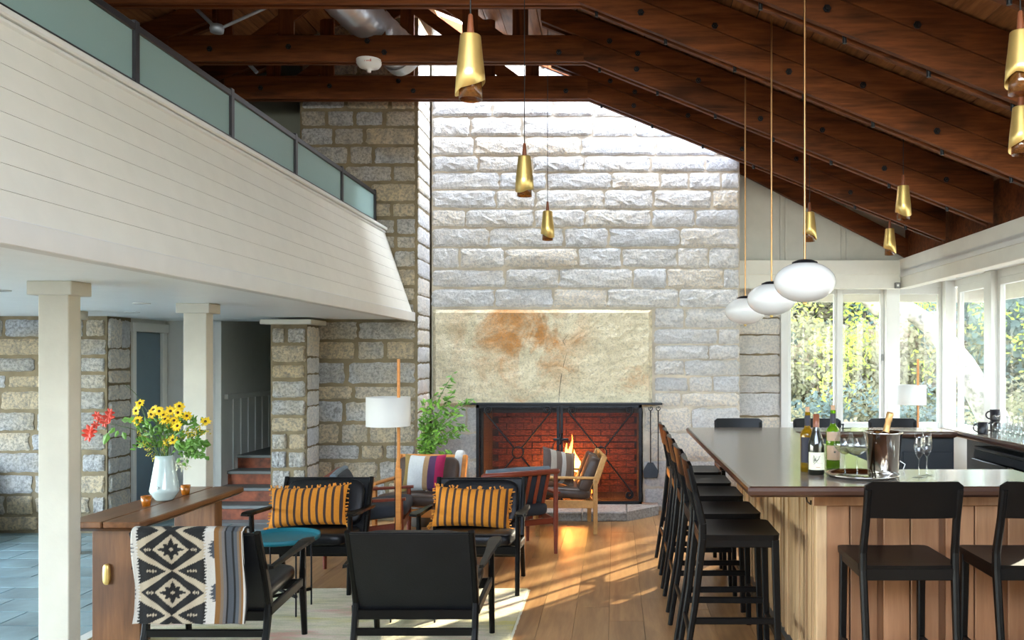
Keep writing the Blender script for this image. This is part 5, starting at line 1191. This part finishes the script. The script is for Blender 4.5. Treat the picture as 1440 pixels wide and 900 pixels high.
for k in range(9):
    u0, z0 = -.25 + r.uniform(-.25, .2), .078; pts = [onlab(u0 + (r.uniform(-.35, .45)) * q / 4 + .08 * math.sin(q * 2 + k), z0 + r.uniform(-.02, .026) * q / 4) for q in range(5)]; vn.tube(pts, .0009, 4)
vn.tube([onlab(-.5, .058), onlab(-.2, .07), onlab(.1, .085), onlab(.25, .102)], .0012, 4); obj('vine_drawing', vn, b2, 'ink'); 
ln = MB(); ln.tube([onlab(.0, .062), onlab(.3, .062), onlab(.6, .062)], .0005, 4).tube([onlab(-.25, .042), onlab(0, .042), onlab(.25, .042)], .0016, 4); obj('printed_lines', ln, b2, 'corkstop')
b3 = bottle('green wine bottle with tan label, right of the three', (1.205, 4.72, HC), 'bottle_green', BORD, [(.0155, .245), (.0155, .30)], 'labelblue', (.045, .125), 'labelpink', lab2=(.150, .200, 'labelpink'))
obj('stopper', MB().lathe([(.011, .318), (.011, .345), (0, .345)], 14), b3, 'corkstop'); obj('wine_level', MB().lathe([(0, .006), (.0365, .006), (.0365, .045), (0, .045)], 24), b3, 'bottle_dark'); obj('crest', MB().lathe([(0, .0), (.006, 0)], 12), b3, 'ink').matrix_local = Matrix.Translation((0, -.0388, .09)) @ Matrix.Rotation(R(90), 4, 'X')
ty = thing('serving_tray', 'round polished steel tray under the wine glasses', 'tray', (1.262, 4.36, HC)); obj('plate', MB().lathe([(0, .003), (.150, .003), (.165, .010), (.182, .018), (.186, .018), (.184, .013), (.165, .004), (.15, 0), (0, 0)], 48), ty, 'steel')
def wineglass(lab, loc, prof, grp, wine=None):
    t = thing('wine_glass', lab, 'wine glass', loc, 0, grp); obj('bowl', MB().lathe(prof, 36), t, 'glass'); h0 = prof[0][1]
    obj('stem', MB().lathe([(.0045, h0 + .004), (.0035, h0 - .02), (.0035, .012), (.006, .006), (.034, .002), (.036, 0), (0, 0)], 28), t, 'glass')
    if wine: obj('wine', MB().lathe(wine, 32), t, 'wine')
BW = [(0, .105), (.012, .107), (.030, .118), (.050, .138), (.0575, .150), (.055, .165), (.044, .195), (.035, .225), (.034, .225)]
WN = [(0, .108), (.012, .109), (.030, .120), (.049, .138), (.052, .142), (0, .142)]
wineglass('big-bowled wine glass with a little white wine, left on the tray', (1.185, 4.40, HC + .003), BW, 'wine glasses on the tray', WN)
wineglass('big-bowled wine glass with a little white wine, right on the tray', (1.232, 4.345, HC + .003), BW, 'wine glasses on the tray', WN)
FT = [(0, .095), (.006, .097), (.016, .115), (.0255, .145), (.0265, .165), (.023, .20), (.0215, .225), (.021, .225)]
wineglass('empty champagne flute, left of the pair on the counter', (1.542, 4.33, HC), FT, 'champagne flutes'); wineglass('empty champagne flute, right of the pair on the counter', (1.607, 4.40, HC), FT, 'champagne flutes')
ib = thing('ice_bucket', 'polished steel ice bucket holding a champagne bottle', 'ice bucket', (1.425, 4.535, HC)); obj('bucket', MB().lathe([(0, .004), (.070, .004), (.074, .0), (.078, .006), (.096, .200), (.100, .205), (.103, .212), (.099, .215), (.093, .208), (.076, .012), (0, .012)], 48), ib, 'steel')
cb = thing('champagne_bottle', 'gold-foiled neck of a champagne bottle leaning in the ice bucket', 'bottle', (1.395, 4.53, HC + .03)); cb.rotation_euler = (R(-3), R(14), 0)
obj('glass_body', MB().lathe([(0, 0), (.036, .0), (.040, .01), (.040, .13), (.03, .16), (.017, .19), (.015, .22)], 24), cb, 'bottle_dark'); obj('gold_foil', MB().lathe([(.019, .18), (.0165, .20), (.0155, .245), (.018, .252), (.0175, .268), (.019, .285), (.016, .296), (0, .297)], 20), cb, 'cork')
wc = thing('cable', 'white curl of cable beside the ice bucket', 'cable', (1.56, 4.62, HC)); obj('wire', MB().tube([(0, 0, .004), (.01, .0, .03), (-.02, .0, .05), (-.04, 0, .045)], .003, 6), wc, 'plastic')
# --- back bar: glasses, mugs, till ---
hb = [(.036, 0), (.037, .004), (.038, .05), (.036, .10), (.020, .112), (0, .114)]
gm = MB().lathe(hb, 20).mesh('tumbler_glass', M['glass']); r = random.Random(8)
stemm = MB().lathe([(.004, .112), (.0035, .14), (.006, .155), (.032, .160), (.033, .163), (0, .163)], 18).mesh('stem', M['glass'])
ORD = ['first', 'second', 'third', 'fourth', 'fifth', 'sixth']
for j in range(5):
    for i in range(6):
        x = 2.965 + j * .082; y = 6.62 - i * .085
        t = thing('wine_glass', 'upturned glass, %s row in from the back bar edge, %s from the mugs' % (ORD[j], ORD[i]), 'wine glass', (x, y, HC), 0, 'upturned glasses on the back bar'); b = bpy.data.objects.new('bowl', gm); C.objects.link(b); b.parent = t; b = bpy.data.objects.new('stem', stemm); C.objects.link(b); b.parent = t
for (lab, x, y, z, an) in (('black mug standing on the back bar left of the glasses', 2.955, 6.86, HC, 2.6), ('upper black mug stacked on another behind the first mug', 3.10, 6.96, HC + .096, 2.9), ('lower black mug of the stack beside the window post', 3.10, 6.96, HC, 2.9)):
    t = thing('mug', lab, 'mug', (x, y, z), an, 'black mugs on the back bar'); obj('cup', MB().lathe([(0, 0), (.038, 0), (.041, .01), (.042, .092), (.039, .092), (.037, .01), (0, .006)], 24), t, 'mug'); obj('handle', MB().tube([(.040 + .030 * math.sin(a_ * math.pi / 8), 0, .047 - .030 * math.cos(a_ * math.pi / 8)) for a_ in range(9)], .006, 8), t, 'mug')
tl = thing('card_box', 'small grey metal drawer box at the right edge of the back bar', 'box', (3.08, 5.95, HC)); obj('case', box(-.14, .14, -.09, .09, 0, .09, .006), tl, 'satin_steel'); obj('drawer_front', box(-.13, .13, -.095, -.09, .01, .04, .002), tl, 'cabinet'); obj('drawer_front', box(-.13, .13, -.095, -.09, .048, .08, .002), tl, 'cabinet')
bt = thing('spirit_bottle', 'small dark bottle with amber label behind the upturned glasses', 'bottle', (3.45, 6.45, HC)); obj('glass_body', MB().lathe([(0, 0), (.035, 0), (.037, .01), (.037, .16), (.014, .20), (.013, .25), (0, .25)], 20), bt, 'bottle_dark'); obj('paper_label', MB().lathe([(.0378, .05), (.0378, .12)], 20), bt, 'brass')
wf = thing('tap', 'small dark tap standing on the far counter', 'tap', (1.95, 7.3, HC)); obj('spout', MB().tube([(0, 0, 0), (0, 0, .035), (-.02, 0, .045)], .006, 8).tube([(-.01, 0, .008), (.07, 0, .008)], .005, 6), wf, 'iron'); obj('knob', MB().lathe([(0, .05), (.009, .045), (.009, .035), (0, .03)], 10), wf, 'iron')
